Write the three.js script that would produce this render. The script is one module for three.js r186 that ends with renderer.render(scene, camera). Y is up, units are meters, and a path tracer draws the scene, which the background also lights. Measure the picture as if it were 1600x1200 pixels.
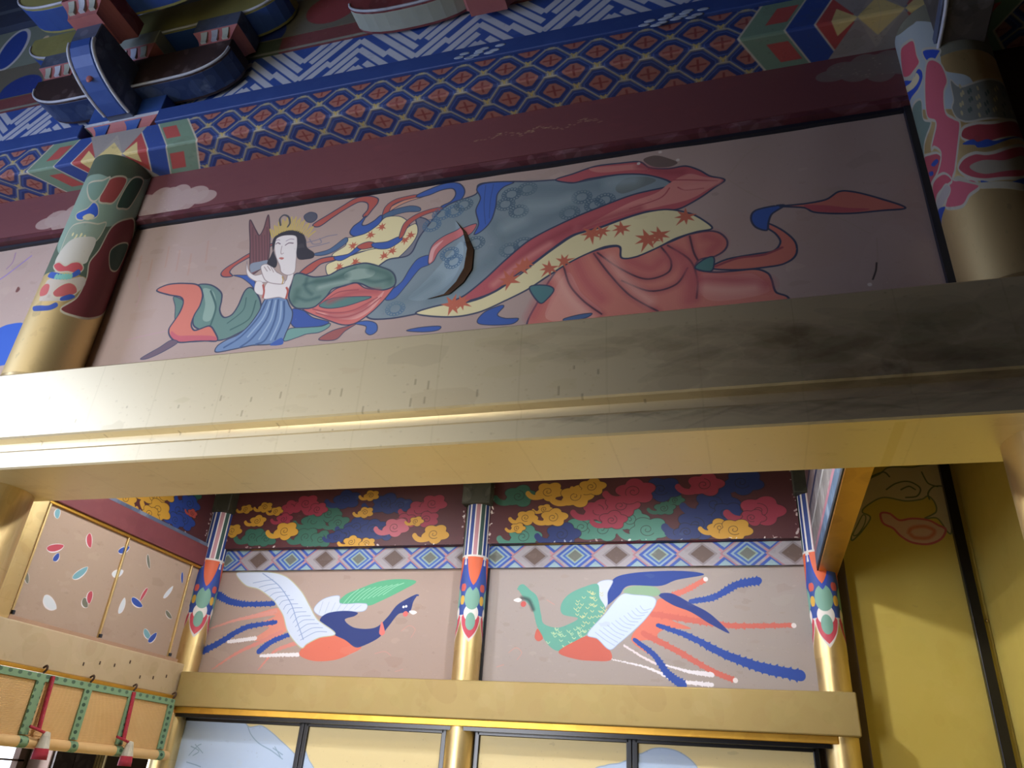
import * as THREE from 'three';
import { RoundedBoxGeometry } from 'three/addons/geometries/RoundedBoxGeometry.js';
import { mergeGeometries } from 'three/addons/utils/BufferGeometryUtils.js';
import { RectAreaLightUniformsLib } from 'three/addons/lights/RectAreaLightUniformsLib.js';

// ---------------------------------------------------------------- camera, light, exposure
const scene = new THREE.Scene();
const camera = new THREE.PerspectiveCamera(53.36, 4 / 3, 0.05, 60);
camera.position.set(0, 1.5, 0);
camera.rotation.set(0.49320, 0.30584, 0.07194, 'YXZ');
scene.add(camera);
const renderer = new THREE.WebGLRenderer();
renderer.toneMapping = THREE.LinearToneMapping;
renderer.toneMappingExposure = 1.0;
renderer.shadowMap.enabled = true;
RectAreaLightUniformsLib.init();
scene.background = new THREE.Color('#000000');
// daylight through paper windows: one tall window row in the near side wall, a transom row behind the camera
const DAY = { side: '#bccfff', front: '#f1f4ff', far: '#e6efff' }, LAMP = '#f4f6ff';
const WIN = { x: -4.65, z0: -0.5, z1: 0.5, y0: 1.0, y1: 3.9 };
const DOOR = { z: 4.9, x0: -4.6, x1: -1.9, y0: 0.3, y1: 2.7 };
const FAR = { x: -4.65, z0: -4.6, z1: -3.2, y0: 0.7, y1: 2.3 };
const POWER = { side: 12, front: 23, far: 14, lamp: [2.0, 2.8] };
function areaLight(hue, w, h, power, pos, look) {
  const l = new THREE.RectAreaLight(hue, power, w, h);
  l.position.set(...pos); l.lookAt(...look); l.castShadow = true; scene.add(l);
}
const mid = (a, b) => (a + b) / 2;
areaLight(DAY.side, WIN.z1 - WIN.z0, WIN.y1 - WIN.y0, POWER.side, [WIN.x + 0.06, mid(WIN.y0, WIN.y1), mid(WIN.z0, WIN.z1)], [0, mid(WIN.y0, WIN.y1), mid(WIN.z0, WIN.z1)]);
areaLight(DAY.front, DOOR.x1 - DOOR.x0, DOOR.y1 - DOOR.y0, POWER.front, [mid(DOOR.x0, DOOR.x1), mid(DOOR.y0, DOOR.y1), DOOR.z - 0.06], [mid(DOOR.x0, DOOR.x1), mid(DOOR.y0, DOOR.y1), 0]);
areaLight(DAY.far, FAR.z1 - FAR.z0, FAR.y1 - FAR.y0, POWER.far, [FAR.x + 0.06, mid(FAR.y0, FAR.y1), mid(FAR.z0, FAR.z1)], [0, mid(FAR.y0, FAR.y1), mid(FAR.z0, FAR.z1)]);

// ---------------------------------------------------------------- helpers
// The hall is measured in spans of 1.8 m from a point 1.5 m above the floor (u); everything is stored in metres.
const S = 1.8, Y = (u) => 1.5 + S * u;
let seed = 7;
const rnd = () => ((seed = (seed * 1664525 + 1013904223) >>> 0) / 4294967296);
const used = {};
function numbered(n) { used[n] = (used[n] ?? -1) + 1; return used[n] ? n + '_' + String(used[n]).padStart(3, '0') : n; }
function thing(name, label, category, [x, y, z] = [0, 0, 0], group) {     // position in spans
  const o = new THREE.Group(); o.name = numbered(name); o.position.set(S * x, Y(y), S * z);
  o.userData = { label, category }; if (group) o.userData.group = group;
  scene.add(o); return o;
}
function struct(name, geos, m) {
  const o = new THREE.Mesh(Array.isArray(geos) ? mergeGeometries(geos) : geos, m);
  o.name = name; o.userData = { kind: 'structure' }; o.castShadow = o.receiveShadow = true; scene.add(o); return o;
}
const _w = new THREE.Vector3();
function part(name, geo, m, parent, label) {                                // geometry in world metres, re-based on its thing
  const o = new THREE.Mesh(geo, m); o.name = name; o.castShadow = o.receiveShadow = true;
  if (label) o.userData.label = label;
  let p = parent; _w.set(0, 0, 0); while (p && p !== scene) { _w.add(p.position); p = p.parent; }
  geo.translate(-_w.x, -_w.y, -_w.z); parent.add(o); return o;
}
function metric(g) {                                                         // uv in metres from the dominant axis
  const p = g.attributes.position, n = g.attributes.normal, uv = new Float32Array(p.count * 2);
  for (let i = 0; i < p.count; i++) {
    const ax = Math.abs(n.getX(i)), ay = Math.abs(n.getY(i)), az = Math.abs(n.getZ(i));
    const [a, b] = az >= ax && az >= ay ? [p.getX(i), p.getY(i)] : ax >= ay ? [p.getZ(i), p.getY(i)] : [p.getX(i), p.getZ(i)];
    uv[2 * i] = a; uv[2 * i + 1] = b;
  }
  g.setAttribute('uv', new THREE.BufferAttribute(uv, 2)); return g;
}
const order = (a, b) => (a < b ? [a, b] : [b, a]);
function box(x0, x1, y0, y1, z0, z1, r = 0) {                               // spans -> metres, optionally rounded
  [x0, x1] = order(x0, x1); [y0, y1] = order(y0, y1); [z0, z1] = order(z0, z1);
  const w = (x1 - x0) * S, h = (y1 - y0) * S, d = (z1 - z0) * S;
  const g = r ? new RoundedBoxGeometry(w, h, d, 2, Math.min(r, w / 2.1, h / 2.1, d / 2.1)) : new THREE.BoxGeometry(w, h, d);
  g.translate(S * (x0 + x1) / 2, Y((y0 + y1) / 2), S * (z0 + z1) / 2);
  return metric(g);
}
function faceBox(x0, x1, y0, y1, z0, z1) {                                   // each face carries the whole picture once
  const g = new THREE.BoxGeometry((x1 - x0) * S, (y1 - y0) * S, Math.abs(z1 - z0) * S);
  return g.translate(S * (x0 + x1) / 2, Y((y0 + y1) / 2), S * (z0 + z1) / 2);
}
function sideBox(x, t, z0, z1, y0, y1) {                                     // board facing +x at plane x, picture read from near to deep
  const g = new THREE.BoxGeometry(Math.abs(z1 - z0) * S, (y1 - y0) * S, t * S);
  return g.rotateY(Math.PI / 2).translate(S * (x - t / 2), Y((y0 + y1) / 2), S * (z0 + z1) / 2);
}
function mbox(x0, x1, y0, y1, z0, z1) { const g = new THREE.BoxGeometry(x1 - x0, y1 - y0, z1 - z0); return metric(g.translate((x0 + x1) / 2, (y0 + y1) / 2, (z0 + z1) / 2)); }
function cyl(x, z, r0, r1, y0, y1, seg = 48, open = false, ts = 0, tl = Math.PI * 2) {
  const g = new THREE.CylinderGeometry(r1 * S, r0 * S, (y1 - y0) * S, seg, 1, open, ts, tl);
  return g.translate(S * x, Y((y0 + y1) / 2), S * z);
}
function extrudeX(profile, x0, x1, per) {                                    // profile: [z, y, v] in spans, closed; flat shaded strip along x
  const pos = [], uv = [], idx = []; const n = profile.length;
  for (let i = 0; i < n; i++) {
    const a = profile[i], b = profile[(i + 1) % n], k = pos.length / 3;
    for (const [x, u] of [[x0, 0], [x1, 1]]) for (const q of [a, b]) { pos.push(S * x, Y(q[1]), S * q[0]); uv.push(per ? u : S * x, q[2] ?? q[1] * S); }
    idx.push(k, k + 2, k + 1, k + 1, k + 2, k + 3);
  }
  const shape = new THREE.Shape(profile.map((q) => new THREE.Vector2(q[0], q[1])));
  const f = THREE.ShapeUtils.triangulateShape(shape.getPoints(), []);
  for (const [x, flip] of [[x0, 1], [x1, 0]]) { const k = pos.length / 3; for (const q of profile) { pos.push(S * x, Y(q[1]), S * q[0]); uv.push(q[0], q[1]); } for (const t of f) idx.push(...(flip ? [k + t[0], k + t[1], k + t[2]] : [k + t[0], k + t[2], k + t[1]])); }
  const g = new THREE.BufferGeometry();
  g.setAttribute('position', new THREE.Float32BufferAttribute(pos, 3)); g.setAttribute('uv', new THREE.Float32BufferAttribute(uv, 2)); g.setIndex(idx);
  g.computeVertexNormals(); return g;
}
function tube(pts, r, seg = 16) { return new THREE.TubeGeometry(new THREE.CatmullRomCurve3(pts.map((p) => new THREE.Vector3(S * p[0], Y(p[1]), S * p[2]))), seg, r, 8); }
function prismZ(poly, z0, z1) {                                              // polygon in x,y spans, extruded through z
  const s = new THREE.Shape(poly.map((p) => new THREE.Vector2(S * p[0], Y(p[1]))));
  const g = new THREE.ExtrudeGeometry(s, { depth: Math.abs(z1 - z0) * S, bevelEnabled: true, bevelThickness: 0.004, bevelSize: 0.004, bevelSegments: 1, curveSegments: 10 });
  return metric(g.translate(0, 0, S * Math.min(z0, z1)));
}
function prismX(poly, x0, x1) {                                              // polygon in z,y spans, extruded through x
  const s = new THREE.Shape(poly.map((p) => new THREE.Vector2(-S * p[0], Y(p[1]))));
  const g = new THREE.ExtrudeGeometry(s, { depth: Math.abs(x1 - x0) * S, bevelEnabled: true, bevelThickness: 0.004, bevelSize: 0.004, bevelSegments: 1, curveSegments: 10 });
  return metric(g.rotateY(Math.PI / 2).translate(S * Math.min(x0, x1), 0, 0));
}
function cropUV(g, u0, u1, v0, v1) { const uv = g.attributes.uv; for (let i = 0; i < uv.count; i++) uv.setXY(i, u0 + uv.getX(i) * (u1 - u0), v0 + uv.getY(i) * (v1 - v0)); return g; }
// ---------------------------------------------------------------- painted surfaces
function canvas(w, h, bg) { const c = document.createElement('canvas'); c.width = w; c.height = h; const g = c.getContext('2d'); if (bg) { g.fillStyle = bg; g.fillRect(0, 0, w, h); } return [c, g]; }
function tex(c, srgb = true, repeat) { const t = new THREE.CanvasTexture(c); if (srgb) t.colorSpace = THREE.SRGBColorSpace; t.magFilter = THREE.LinearFilter; if (repeat) { t.wrapS = t.wrapT = THREE.RepeatWrapping; t.repeat.set(...repeat); } return t; }
function smooth(g, p, closed) {                                              // Catmull-Rom through the points
  const n = p.length / 2, P = (i) => { const k = closed ? (i + n) % n : Math.max(0, Math.min(n - 1, i)); return [p[2 * k], p[2 * k + 1]]; };
  g.moveTo(...P(0));
  for (let i = 0; i < (closed ? n : n - 1); i++) {
    const a = P(i - 1), b = P(i), c = P(i + 1), d = P(i + 2);
    g.bezierCurveTo(b[0] + (c[0] - a[0]) / 6, b[1] + (c[1] - a[1]) / 6, c[0] - (d[0] - b[0]) / 6, c[1] - (d[1] - b[1]) / 6, c[0], c[1]);
  }
}
const OPS = {
  b(g, fill, stroke, lw, p) { g.beginPath(); smooth(g, p, true); g.closePath(); g.fillStyle = fill; g.fill(); if (stroke) { g.strokeStyle = stroke; g.lineWidth = lw; g.lineJoin = 'round'; g.stroke(); } },
  l(g, fill, stroke, lw, p) {                                                // thin lines are crisp, broad ones are brushed on soft
    g.beginPath(); smooth(g, p, false); g.strokeStyle = stroke; g.lineCap = 'round';
    if (lw < 8) { g.lineWidth = lw; g.stroke(); return; }
    for (const [k, a] of [[2, 0.12], [1.6, 0.14], [1.2, 0.18], [0.8, 0.25], [0.4, 0.3]]) { g.globalAlpha = a; g.lineWidth = lw * k; g.stroke(); } g.globalAlpha = 1;
  },
  r(g, fill, a, b, p) { g.fillStyle = fill; g.fillRect(...p); },
  d(g, col, r, e, p) { g.fillStyle = col; g.beginPath(); g.arc(p[0], p[1], r, 0, 7); g.fill(); },
  t(g, col, w0, w1, p) {                                                     // feathered brush stroke
    const n = p.length / 2, pts = [];
    for (let i = 0; i < n - 1; i++) for (let k = 0; k < 24; k++) { const t = k / 24; pts.push([p[2 * i] + (p[2 * i + 2] - p[2 * i]) * t, p[2 * i + 1] + (p[2 * i + 3] - p[2 * i + 1]) * t]); }
    for (let it = 0; it < 40; it++) for (let i = 1; i < pts.length - 1; i++) { pts[i][0] = (pts[i - 1][0] + pts[i][0] * 2 + pts[i + 1][0]) / 4; pts[i][1] = (pts[i - 1][1] + pts[i][1] * 2 + pts[i + 1][1]) / 4; }
    g.fillStyle = col;
    pts.forEach((q, i) => { const t = i / (pts.length - 1), w = (w0 + (w1 - w0) * t) * (0.42 + 0.1 * rnd()); g.beginPath(); g.arc(q[0] + (rnd() - 0.5) * 2, q[1] + (rnd() - 0.5) * 2, w, 0, 7); g.fill(); if (i % 4 === 0 && i && i < pts.length - 1) { const dx = pts[i + 1][0] - q[0], dy = pts[i + 1][1] - q[1], l = Math.hypot(dx, dy) || 1; for (const sd of [-1, 1]) { g.beginPath(); g.moveTo(q[0] - dx / l * w, q[1] - dy / l * w); g.lineTo(q[0] + dx / l * w * 0.6 + sd * -dy / l * w * 1.5, q[1] + dy / l * w * 0.6 + sd * dx / l * w * 1.5); g.lineTo(q[0] + dx / l * w, q[1] + dy / l * w); g.fill(); } } });
  },
  m(g, col, r, e, p) {                                                       // maple leaf
    g.fillStyle = col; const a0 = rnd() * 6.28;
    for (let i = 0; i < 7; i++) { const a = a0 + i * 0.8, l = r * (i === 3 ? 1.1 : 0.85); g.beginPath(); g.moveTo(p[0] + Math.cos(a) * l, p[1] + Math.sin(a) * l); g.lineTo(p[0] + Math.cos(a + 1.5) * r * 0.22, p[1] + Math.sin(a + 1.5) * r * 0.22); g.lineTo(p[0] + Math.cos(a - 1.5) * r * 0.22, p[1] + Math.sin(a - 1.5) * r * 0.22); g.fill(); }
  },
  k(g, col, r, e, p) {                                                       // chrysanthemum line motif
    g.strokeStyle = col; g.lineWidth = 2; g.beginPath(); g.arc(p[0], p[1], r * 0.5, 0, 7); g.stroke();
    for (let i = 0; i < 16; i++) { const a = i * 0.3927; g.beginPath(); g.arc(p[0] + Math.cos(a) * r * 0.75, p[1] + Math.sin(a) * r * 0.6, r * 0.16, 0, 7); g.stroke(); }
  },
  e(g, col, edge, w, p) {                                                    // petal from point to point with a pale rim
    const [x0, y0, x1, y1] = p, dx = x1 - x0, dy = y1 - y0, l = Math.hypot(dx, dy), nx = -dy / l * w * 0.5, ny = dx / l * w * 0.5;
    const draw = (k) => { g.beginPath(); g.moveTo(x0 - dx * 0.1 * k, y0 - dy * 0.1 * k); g.bezierCurveTo(x0 + nx * 1.6 * k, y0 + ny * 1.6 * k, x1 + nx * 1.2 * k, y1 + ny * 1.2 * k, x1 + dx * 0.12 * k, y1 + dy * 0.12 * k); g.bezierCurveTo(x1 - nx * 0.6 * k, y1 - ny * 0.6 * k, x0 - nx * k, y0 - ny * k, x0 - dx * 0.1 * k, y0 - dy * 0.1 * k); g.fill(); };
    g.fillStyle = edge; draw(1.12); g.fillStyle = col; draw(0.86);
  },
  c(g, col, r, e, p) {                                                       // curling cloud
    const R = r * 1.5; g.fillStyle = col; g.strokeStyle = 'rgba(20,12,10,0.55)'; g.lineWidth = 2;
    g.beginPath(); for (let i = 0; i <= 60; i++) { const a = i / 60 * 6.283, q = R * (0.86 + 0.3 * Math.abs(Math.sin(a * 2.5 + r))); g[i ? 'lineTo' : 'moveTo'](p[0] + Math.cos(a) * q * 1.2, p[1] + Math.sin(a) * q * 0.78); } g.fill(); g.stroke();
    g.lineCap = 'round'; g.strokeStyle = col; g.lineWidth = R * 0.45; g.beginPath(); const sd = r % 2 ? 1 : -1; g.moveTo(p[0] + sd * R * 0.6, p[1] + R * 0.4); g.quadraticCurveTo(p[0] + sd * R * 1.6, p[1] + R * 0.7, p[0] + sd * R * 2.0, p[1] + R * 0.1); g.stroke(); g.strokeStyle = 'rgba(20,12,10,0.55)'; g.lineWidth = 2;
    g.beginPath(); for (let i = 0; i <= 40; i++) { const a = i / 40 * 9.5, q = R * 0.55 * (1 - i / 46); g[i ? 'lineTo' : 'moveTo'](p[0] - R * 0.15 + Math.cos(a + r) * q, p[1] + Math.sin(a + r) * q * 0.8); } g.stroke();
  },
};
function ageing(g, w, h, amount, cols) {                                     // fibres, specks and blots of old paint
  for (let i = 0; i < amount; i++) { g.globalAlpha = 0.03 + 0.07 * rnd(); g.fillStyle = cols[Math.floor(rnd() * cols.length)]; const r = 1 + rnd() * rnd() * rnd() * 34, x = rnd() * w, y = rnd() * h; g.beginPath(); for (let k = 0; k < 9; k++) { const a = k * 0.7, q = r * (0.5 + rnd()); g.lineTo(x + Math.cos(a) * q * 1.4, y + Math.sin(a) * q * 0.7); } g.fill(); }
  for (let i = 0; i < amount * 6; i++) { g.globalAlpha = 0.05 + 0.12 * rnd(); g.fillStyle = cols[Math.floor(rnd() * cols.length)]; g.fillRect(rnd() * w, rnd() * h, 1 + rnd() * 2, 1 + rnd() * 2); }
  g.globalAlpha = 1;
}
function painted(P, bg, opts = {}) {
  const [c, g] = canvas(P.w, P.h, bg);
  if (opts.under) opts.under(g, P.w, P.h);
  ageing(g, P.w, P.h, opts.age ?? 120, opts.cols ?? ['#5a4034', '#d8c4ae', '#7a5a48']);
  for (const s of P.strokes) OPS[s[0]](g, ...s.slice(1));
  if (opts.over) opts.over(g, P.w, P.h);
  ageing(g, P.w, P.h, (opts.age ?? 120) * 0.25, ['#4a3830', '#cdbba6']);
  return new THREE.MeshStandardMaterial({ map: tex(c), roughness: opts.rough ?? 0.75 });
}
// ---------------------------------------------------------------- paintings, in the coordinates of their own panels
const MURAL = { w: 2045, h: 610, strokes: [
  ['b','#a84a40','#26304a',3,[617,121,652,96,688,71,720,50,756,48,784,61,787,77,777,96,763,120,753,113,763,94,757,72,732,65,699,83,668,106,637,130]],
  ['b','#c98a6c','#26304a',2,[812,126,817,103,840,87,873,75,914,69,939,64,915,77,874,85,846,96,826,110]],
  ['b','#a84a40','#26304a',2,[807,122,811,92,834,73,872,67,893,68,894,75,856,80,828,93,820,124]],
  ['b','#2b4f9a','#26304a',3,[893,68,925,56,966,47,1000,54,1017,78,1013,103,991,124,967,130,962,119,985,108,995,87,985,68,956,67,924,76,894,77]],
  ['b','#3f5a78','#26304a',2,[807,122,834,107,876,101,903,111,905,124,870,120,837,125,813,133]],
  ['b','#2b4f9a','#26304a',3,[808,130,800,161,772,174,743,178,727,164,733,145,748,132,762,116,756,142,768,146,787,135,802,120]],
  ['b','#6a6d76','#26304a',3,[899,145,925,152,942,175,936,213,919,238,891,267,866,292,846,296,862,263,887,238,904,212,909,184]],
  ['b','#d9cd98','#26304a',2,[691,224,722,203,720,181,739,179,772,172,799,151,816,129,851,130,874,146,885,165,875,183,871,212,836,226,802,225,760,229,729,244,703,245]],
  ['b','#d9cd98','#26304a',2,[680,256,703,245,745,236,793,224,843,222,869,202,878,174,901,163,910,189,904,215,887,241,862,265,832,281,796,267,766,263,743,274,710,279,690,286]],
  ['b','#3d5b80','#26304a',2,[636,215,679,207,717,178,724,194,690,218,656,223]],
  ['m','#b0543c',16,0,[812,158]],
  ['m','#b0543c',16,0,[786,179]],
  ['m','#b0543c',16,0,[744,207]],
  ['m','#b0543c',16,0,[893,196]],
  ['m','#b0543c',16,0,[831,249]],
  ['m','#b0543c',16,0,[850,237]],
  ['m','#b0543c',16,0,[757,257]],
  ['m','#b0543c',16,0,[716,266]],
  ['m','#b0543c',16,0,[879,208]],
  ['b','#a84a40','#26304a',3,[605,274,626,251,658,233,697,232,703,243,665,249,643,270,615,279]],
  ['b','#2b4f9a','#26304a',2,[699,233,735,230,757,210,769,219,748,233,721,247,703,243]],
  ['b','#a84a40','#26304a',2,[755,210,781,200,801,207,798,218,768,221]],
  ['b','#2b4f9a','#26304a',2,[794,207,832,206,860,196,871,207,840,227,804,222]],
  ['b','#a84a40','#26304a',2,[863,201,864,177,871,153,897,133,934,123,965,123,970,133,935,135,903,147,882,166,873,195]],
  ['b','#6f8288','#26304a',4,[799,317,837,264,897,255,920,199,973,122,1046,97,1059,65,1179,81,1247,88,1285,105,1392,101,1450,115,1498,142,1497,160,1414,168,1324,195,1256,224,1189,259,1136,307,1089,356,1046,399,1000,415,940,425,873,432,823,426,808,397,848,363]],
  ['b','#7f969c',0,0,[911,381,934,351,961,319,995,273,1025,241,1037,279,1025,332,1001,364,955,389]],
  ['k','#3c5f7c',26,0,[999,269]],
  ['k','#3c5f7c',26,0,[1013,294]],
  ['k','#3c5f7c',26,0,[883,406]],
  ['k','#3c5f7c',26,0,[965,144]],
  ['k','#3c5f7c',26,0,[997,140]],
  ['k','#3c5f7c',26,0,[944,175]],
  ['k','#3a5566',26,0,[1137,114]],
  ['k','#3a5566',26,0,[1158,169]],
  ['k','#3a5566',26,0,[1124,142]],
  ['k','#3a5566',26,0,[1305,151]],
  ['k','#3a5566',26,0,[1278,193]],
  ['k','#3a5566',26,0,[1358,169]],
  ['k','#3a5566',26,0,[1335,180]],
  ['k','#3a5566',26,0,[1060,248]],
  ['k','#3a5566',26,0,[1143,280]],
  ['k','#3a5566',26,0,[1175,268]],
  ['k','#3a5566',26,0,[1019,124]],
  ['k','#3a5566',26,0,[1175,103]],
  ['b','#5e6a68',0,0,[1382,138,1405,116,1450,121,1472,137,1436,151,1396,158]],
  ['l',0,'#5a7078',30,[965,394,1032,359,1089,312]],
  ['l',0,'#5a7078',30,[1150,242,1205,216,1278,176]],
  ['l',0,'#5a7078',30,[1180,103,1257,118,1346,122]],
  ['l',0,'#5a7078',30,[867,393,914,377,968,340]],
  ['l',0,'#5a7078',30,[1099,198,1127,249,1108,303]],
  ['l',0,'#82969a',26,[1183,159,1240,163,1277,152]],
  ['l',0,'#82969a',26,[1130,215,1167,198]],
  ['l',0,'#82969a',26,[1369,121,1423,125]],
  ['b','#2b4f9a','#26304a',2,[949,265,920,271,903,297,888,331,863,355,855,378,878,376,901,343,928,301,952,290]],
  ['b','#b9605f','#26304a',2,[1057,190,1016,200,978,214,951,240,948,287,961,283,973,256,1005,232,1045,219]],
  ['b','#d59a94',0,0,[952,246,949,283,957,281,961,252,979,225]],
  ['b','#2f56a8','#26304a',3,[1060,112,1048,82,1059,68,1094,68,1140,77,1116,88,1102,108,1101,144,1094,185,1076,212,1055,222,1063,192,1052,148]],
  ['l',0,'#27447f',2,[1070,73,1071,133,1080,195]],
  ['l',0,'#27447f',2,[1090,73,1086,123,1088,179]],
  ['b','#a9494f','#26304a',4,[1242,87,1285,77,1336,65,1392,67,1437,73,1459,96,1499,107,1538,106,1567,124,1588,145,1618,162,1594,181,1563,203,1520,224,1486,223,1448,220,1391,232,1347,245,1289,258,1250,285,1210,318,1166,350,1119,387,1060,406,1014,407,1049,389,1093,351,1136,307,1189,259,1256,224,1324,195,1414,168,1497,158,1500,143,1450,115,1392,101,1323,100,1285,105]],
  ['b','#c9786e',0,0,[1502,149,1541,130,1579,146,1612,161,1586,179,1542,202,1478,211,1413,219,1351,231,1307,244,1351,217,1413,188,1471,172]],
  ['b','#c07068',0,0,[1322,69,1387,73,1437,81,1455,101,1414,93,1346,86]],
  ['l',0,'#9c4047',3,[1511,142,1545,148,1603,162]],
  ['l',0,'#9c4047',3,[1501,163,1479,188,1413,205]],
  ['l',0,'#9c4047',3,[1519,164,1535,175,1573,177]],
  ['l',0,'#8e343c',16,[1138,335,1208,279,1280,240]],
  ['l',0,'#8e343c',16,[1307,238,1369,220,1435,209]],
  ['l',0,'#8e343c',16,[1437,86,1485,113,1529,122]],
  ['l',0,'#cf8478',14,[1113,370,1174,318,1236,278]],
  ['l',0,'#cf8478',14,[1535,170,1569,170,1603,165]],
  ['b','#c97462','#26304a',4,[1196,481,1216,430,1240,376,1269,338,1326,313,1387,306,1395,337,1425,339,1496,312,1538,298,1587,298,1610,320,1609,345,1587,363,1555,368,1546,390,1581,403,1619,405,1661,406,1683,419,1689,437,1694,466,1717,487,1710,559,1449,554,1203,529]],
  ['b','#d58f7d',0,0,[1242,429,1279,360,1310,417,1353,477,1244,479]],
  ['b','#d18474',0,0,[1553,408,1611,414,1657,418,1679,464,1569,469]],
  ['l',0,'#a04a4c',13,[1269,340,1284,393,1315,438,1353,475]],
  ['l',0,'#4a2a36',4,[1269,340,1284,393,1315,438,1353,475]],
  ['l',0,'#a04a4c',13,[1335,317,1370,378,1411,435,1467,481]],
  ['l',0,'#4a2a36',4,[1335,317,1370,378,1411,435,1467,481]],
  ['l',0,'#a04a4c',13,[1492,320,1535,365,1548,418,1544,461]],
  ['l',0,'#4a2a36',4,[1492,320,1535,365,1548,418,1544,461]],
  ['l',0,'#a04a4c',13,[1343,316,1391,365,1444,399,1490,390,1497,360,1479,323]],
  ['l',0,'#4a2a36',4,[1343,316,1391,365,1444,399,1490,390,1497,360,1479,323]],
  ['l',0,'#a04a4c',13,[1395,397,1452,430,1505,422,1530,385]],
  ['l',0,'#4a2a36',4,[1395,397,1452,430,1505,422,1530,385]],
  ['l',0,'#a04a4c',13,[1538,303,1544,346,1551,368]],
  ['l',0,'#4a2a36',4,[1538,303,1544,346,1551,368]],
  ['l',0,'#b04e52',26,[1240,387,1224,426,1209,465]],
  ['l',0,'#b04e52',26,[1296,331,1318,387,1353,437]],
  ['l',0,'#b04e52',26,[1412,347,1453,374,1478,357]],
  ['l',0,'#b04e52',26,[1570,308,1593,327,1576,351]],
  ['l',0,'#b04e52',26,[1552,418,1610,426,1677,445]],
  ['l',0,'#b04e52',26,[1508,341,1533,406,1530,464]],
  ['l',0,'#dca08e',20,[1257,368,1285,424,1311,462]],
  ['l',0,'#dca08e',20,[1369,336,1403,398,1451,455]],
  ['l',0,'#dca08e',20,[1563,439,1609,450,1654,451]],
  ['b','#d9cd98','#26304a',4,[935,424,990,409,1061,409,1119,389,1167,356,1210,321,1254,286,1294,259,1352,246,1396,233,1448,222,1495,222,1541,241,1568,265,1584,290,1551,294,1509,304,1467,324,1425,340,1395,338,1391,307,1361,302,1326,313,1282,334,1235,365,1192,394,1144,416,1082,440,1018,444]],
  ['m','#b5583f',35.2,0,[1021,412]],
  ['m','#b5583f',26.400000000000002,0,[1042,409]],
  ['m','#b5583f',33.0,0,[1149,364]],
  ['m','#b5583f',28.6,0,[1175,335]],
  ['m','#b5583f',22.0,0,[1188,323]],
  ['m','#b5583f',26.400000000000002,0,[1238,344]],
  ['m','#b5583f',24.200000000000003,0,[1269,329]],
  ['m','#b5583f',30.800000000000004,0,[1329,259]],
  ['m','#b5583f',24.200000000000003,0,[1352,257]],
  ['m','#b5583f',26.400000000000002,0,[1395,257]],
  ['m','#b5583f',35.2,0,[1451,295]],
  ['m','#b5583f',28.6,0,[1476,288]],
  ['m','#b5583f',28.6,0,[1532,247]],
  ['b','#3f6f72','#26304a',3,[1196,389,1231,388,1250,401,1237,423,1220,432]],
  ['b','#2b4f9a','#26304a',2,[1087,469,1096,442,1131,428,1141,432,1128,451,1147,463,1176,467,1157,480]],
  ['b','#2b4f9a','#26304a',2,[919,468,956,463,998,466,993,476,958,476]],
  ['b','#3a5a86','#26304a',2,[1274,478,1307,471,1333,471,1320,481,1282,486]],
  ['b','#c46a58','#26304a',4,[1577,392,1609,374,1665,368,1699,365,1714,345,1707,322,1691,302,1697,294,1724,319,1742,350,1739,382,1716,400,1683,404,1628,403]],
  ['l',0,'#8c3c44',5,[1586,389,1630,374,1681,372,1716,359]],
  ['b','#2b4f9a','#26304a',4,[1691,310,1670,298,1663,274,1673,255,1705,249,1731,251,1705,269,1696,291]],
  ['b','#44756f','#26304a',3,[1545,388,1561,370,1581,364,1583,381,1575,400]],
  ['b','#c46a58','#26304a',4,[1722,252,1769,254,1811,250,1838,234,1867,241,1911,268,1950,298,1907,297,1847,292,1787,279,1768,264]],
  ['b','#b04a50',0,0,[1768,258,1810,265,1849,278,1888,289,1848,289,1791,277]],
  ['b','#26468f','#26304a',2,[613,376,646,384,677,408,722,426,683,437,640,433,616,410]],
  ['b','#5f8f84','#26304a',2,[617,432,661,433,703,435,724,429,724,439,702,451,669,452,646,458,611,463]],
  ['b','#8f4a48','#26304a',2,[704,470,734,450,773,441,798,434,768,454,747,475]],
  ['b','#33579c','#26304a',2,[789,436,816,432,842,442,848,462,834,472,820,463,818,447]],
  ['b','#c0625c','#26304a',3,[672,377,699,352,720,332,744,325,772,320,796,337,830,345,870,336,864,357,838,396,810,423,785,437,756,436,712,417,675,400,643,379]],
  ['b','#d18f84',0,0,[681,391,726,405,771,406,812,389,847,353,830,395,794,422,753,421,710,407]],
  ['b','#46726c','#26304a',2,[686,374,717,358,767,359,817,365,786,377,747,386,710,386]],
  ['l',0,'#8e3f45',3,[671,383,725,400,778,398,833,369]],
  ['l',0,'#8e3f45',3,[682,395,744,416,799,405,842,370]],
  ['l',0,'#8e3f45',3,[690,369,730,342,780,340]],
  ['b','#5b7a70','#26304a',4,[596,273,613,270,651,286,694,287,718,275,754,266,787,264,823,278,854,295,869,315,871,339,846,349,813,340,785,324,764,319,735,325,711,331,699,352,674,377,645,378,618,370,596,339,594,301]],
  ['l',0,'#2f5150',8,[629,306,663,301,714,298,760,277]],
  ['l',0,'#2f5150',8,[634,288,636,316,658,338]],
  ['l',0,'#2f5150',8,[782,308,818,322,858,318]],
  ['l',0,'#2f5150',8,[620,342,649,355,681,350]],
  ['b','#7d978a',0,0,[737,288,769,278,812,289,807,306,766,310,740,304]],
  ['l',0,'#35564f',16,[663,301,698,306,739,297]],
  ['l',0,'#35564f',16,[803,283,847,303,859,327]],
  ['l',0,'#35564f',16,[616,323,613,351]],
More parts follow.
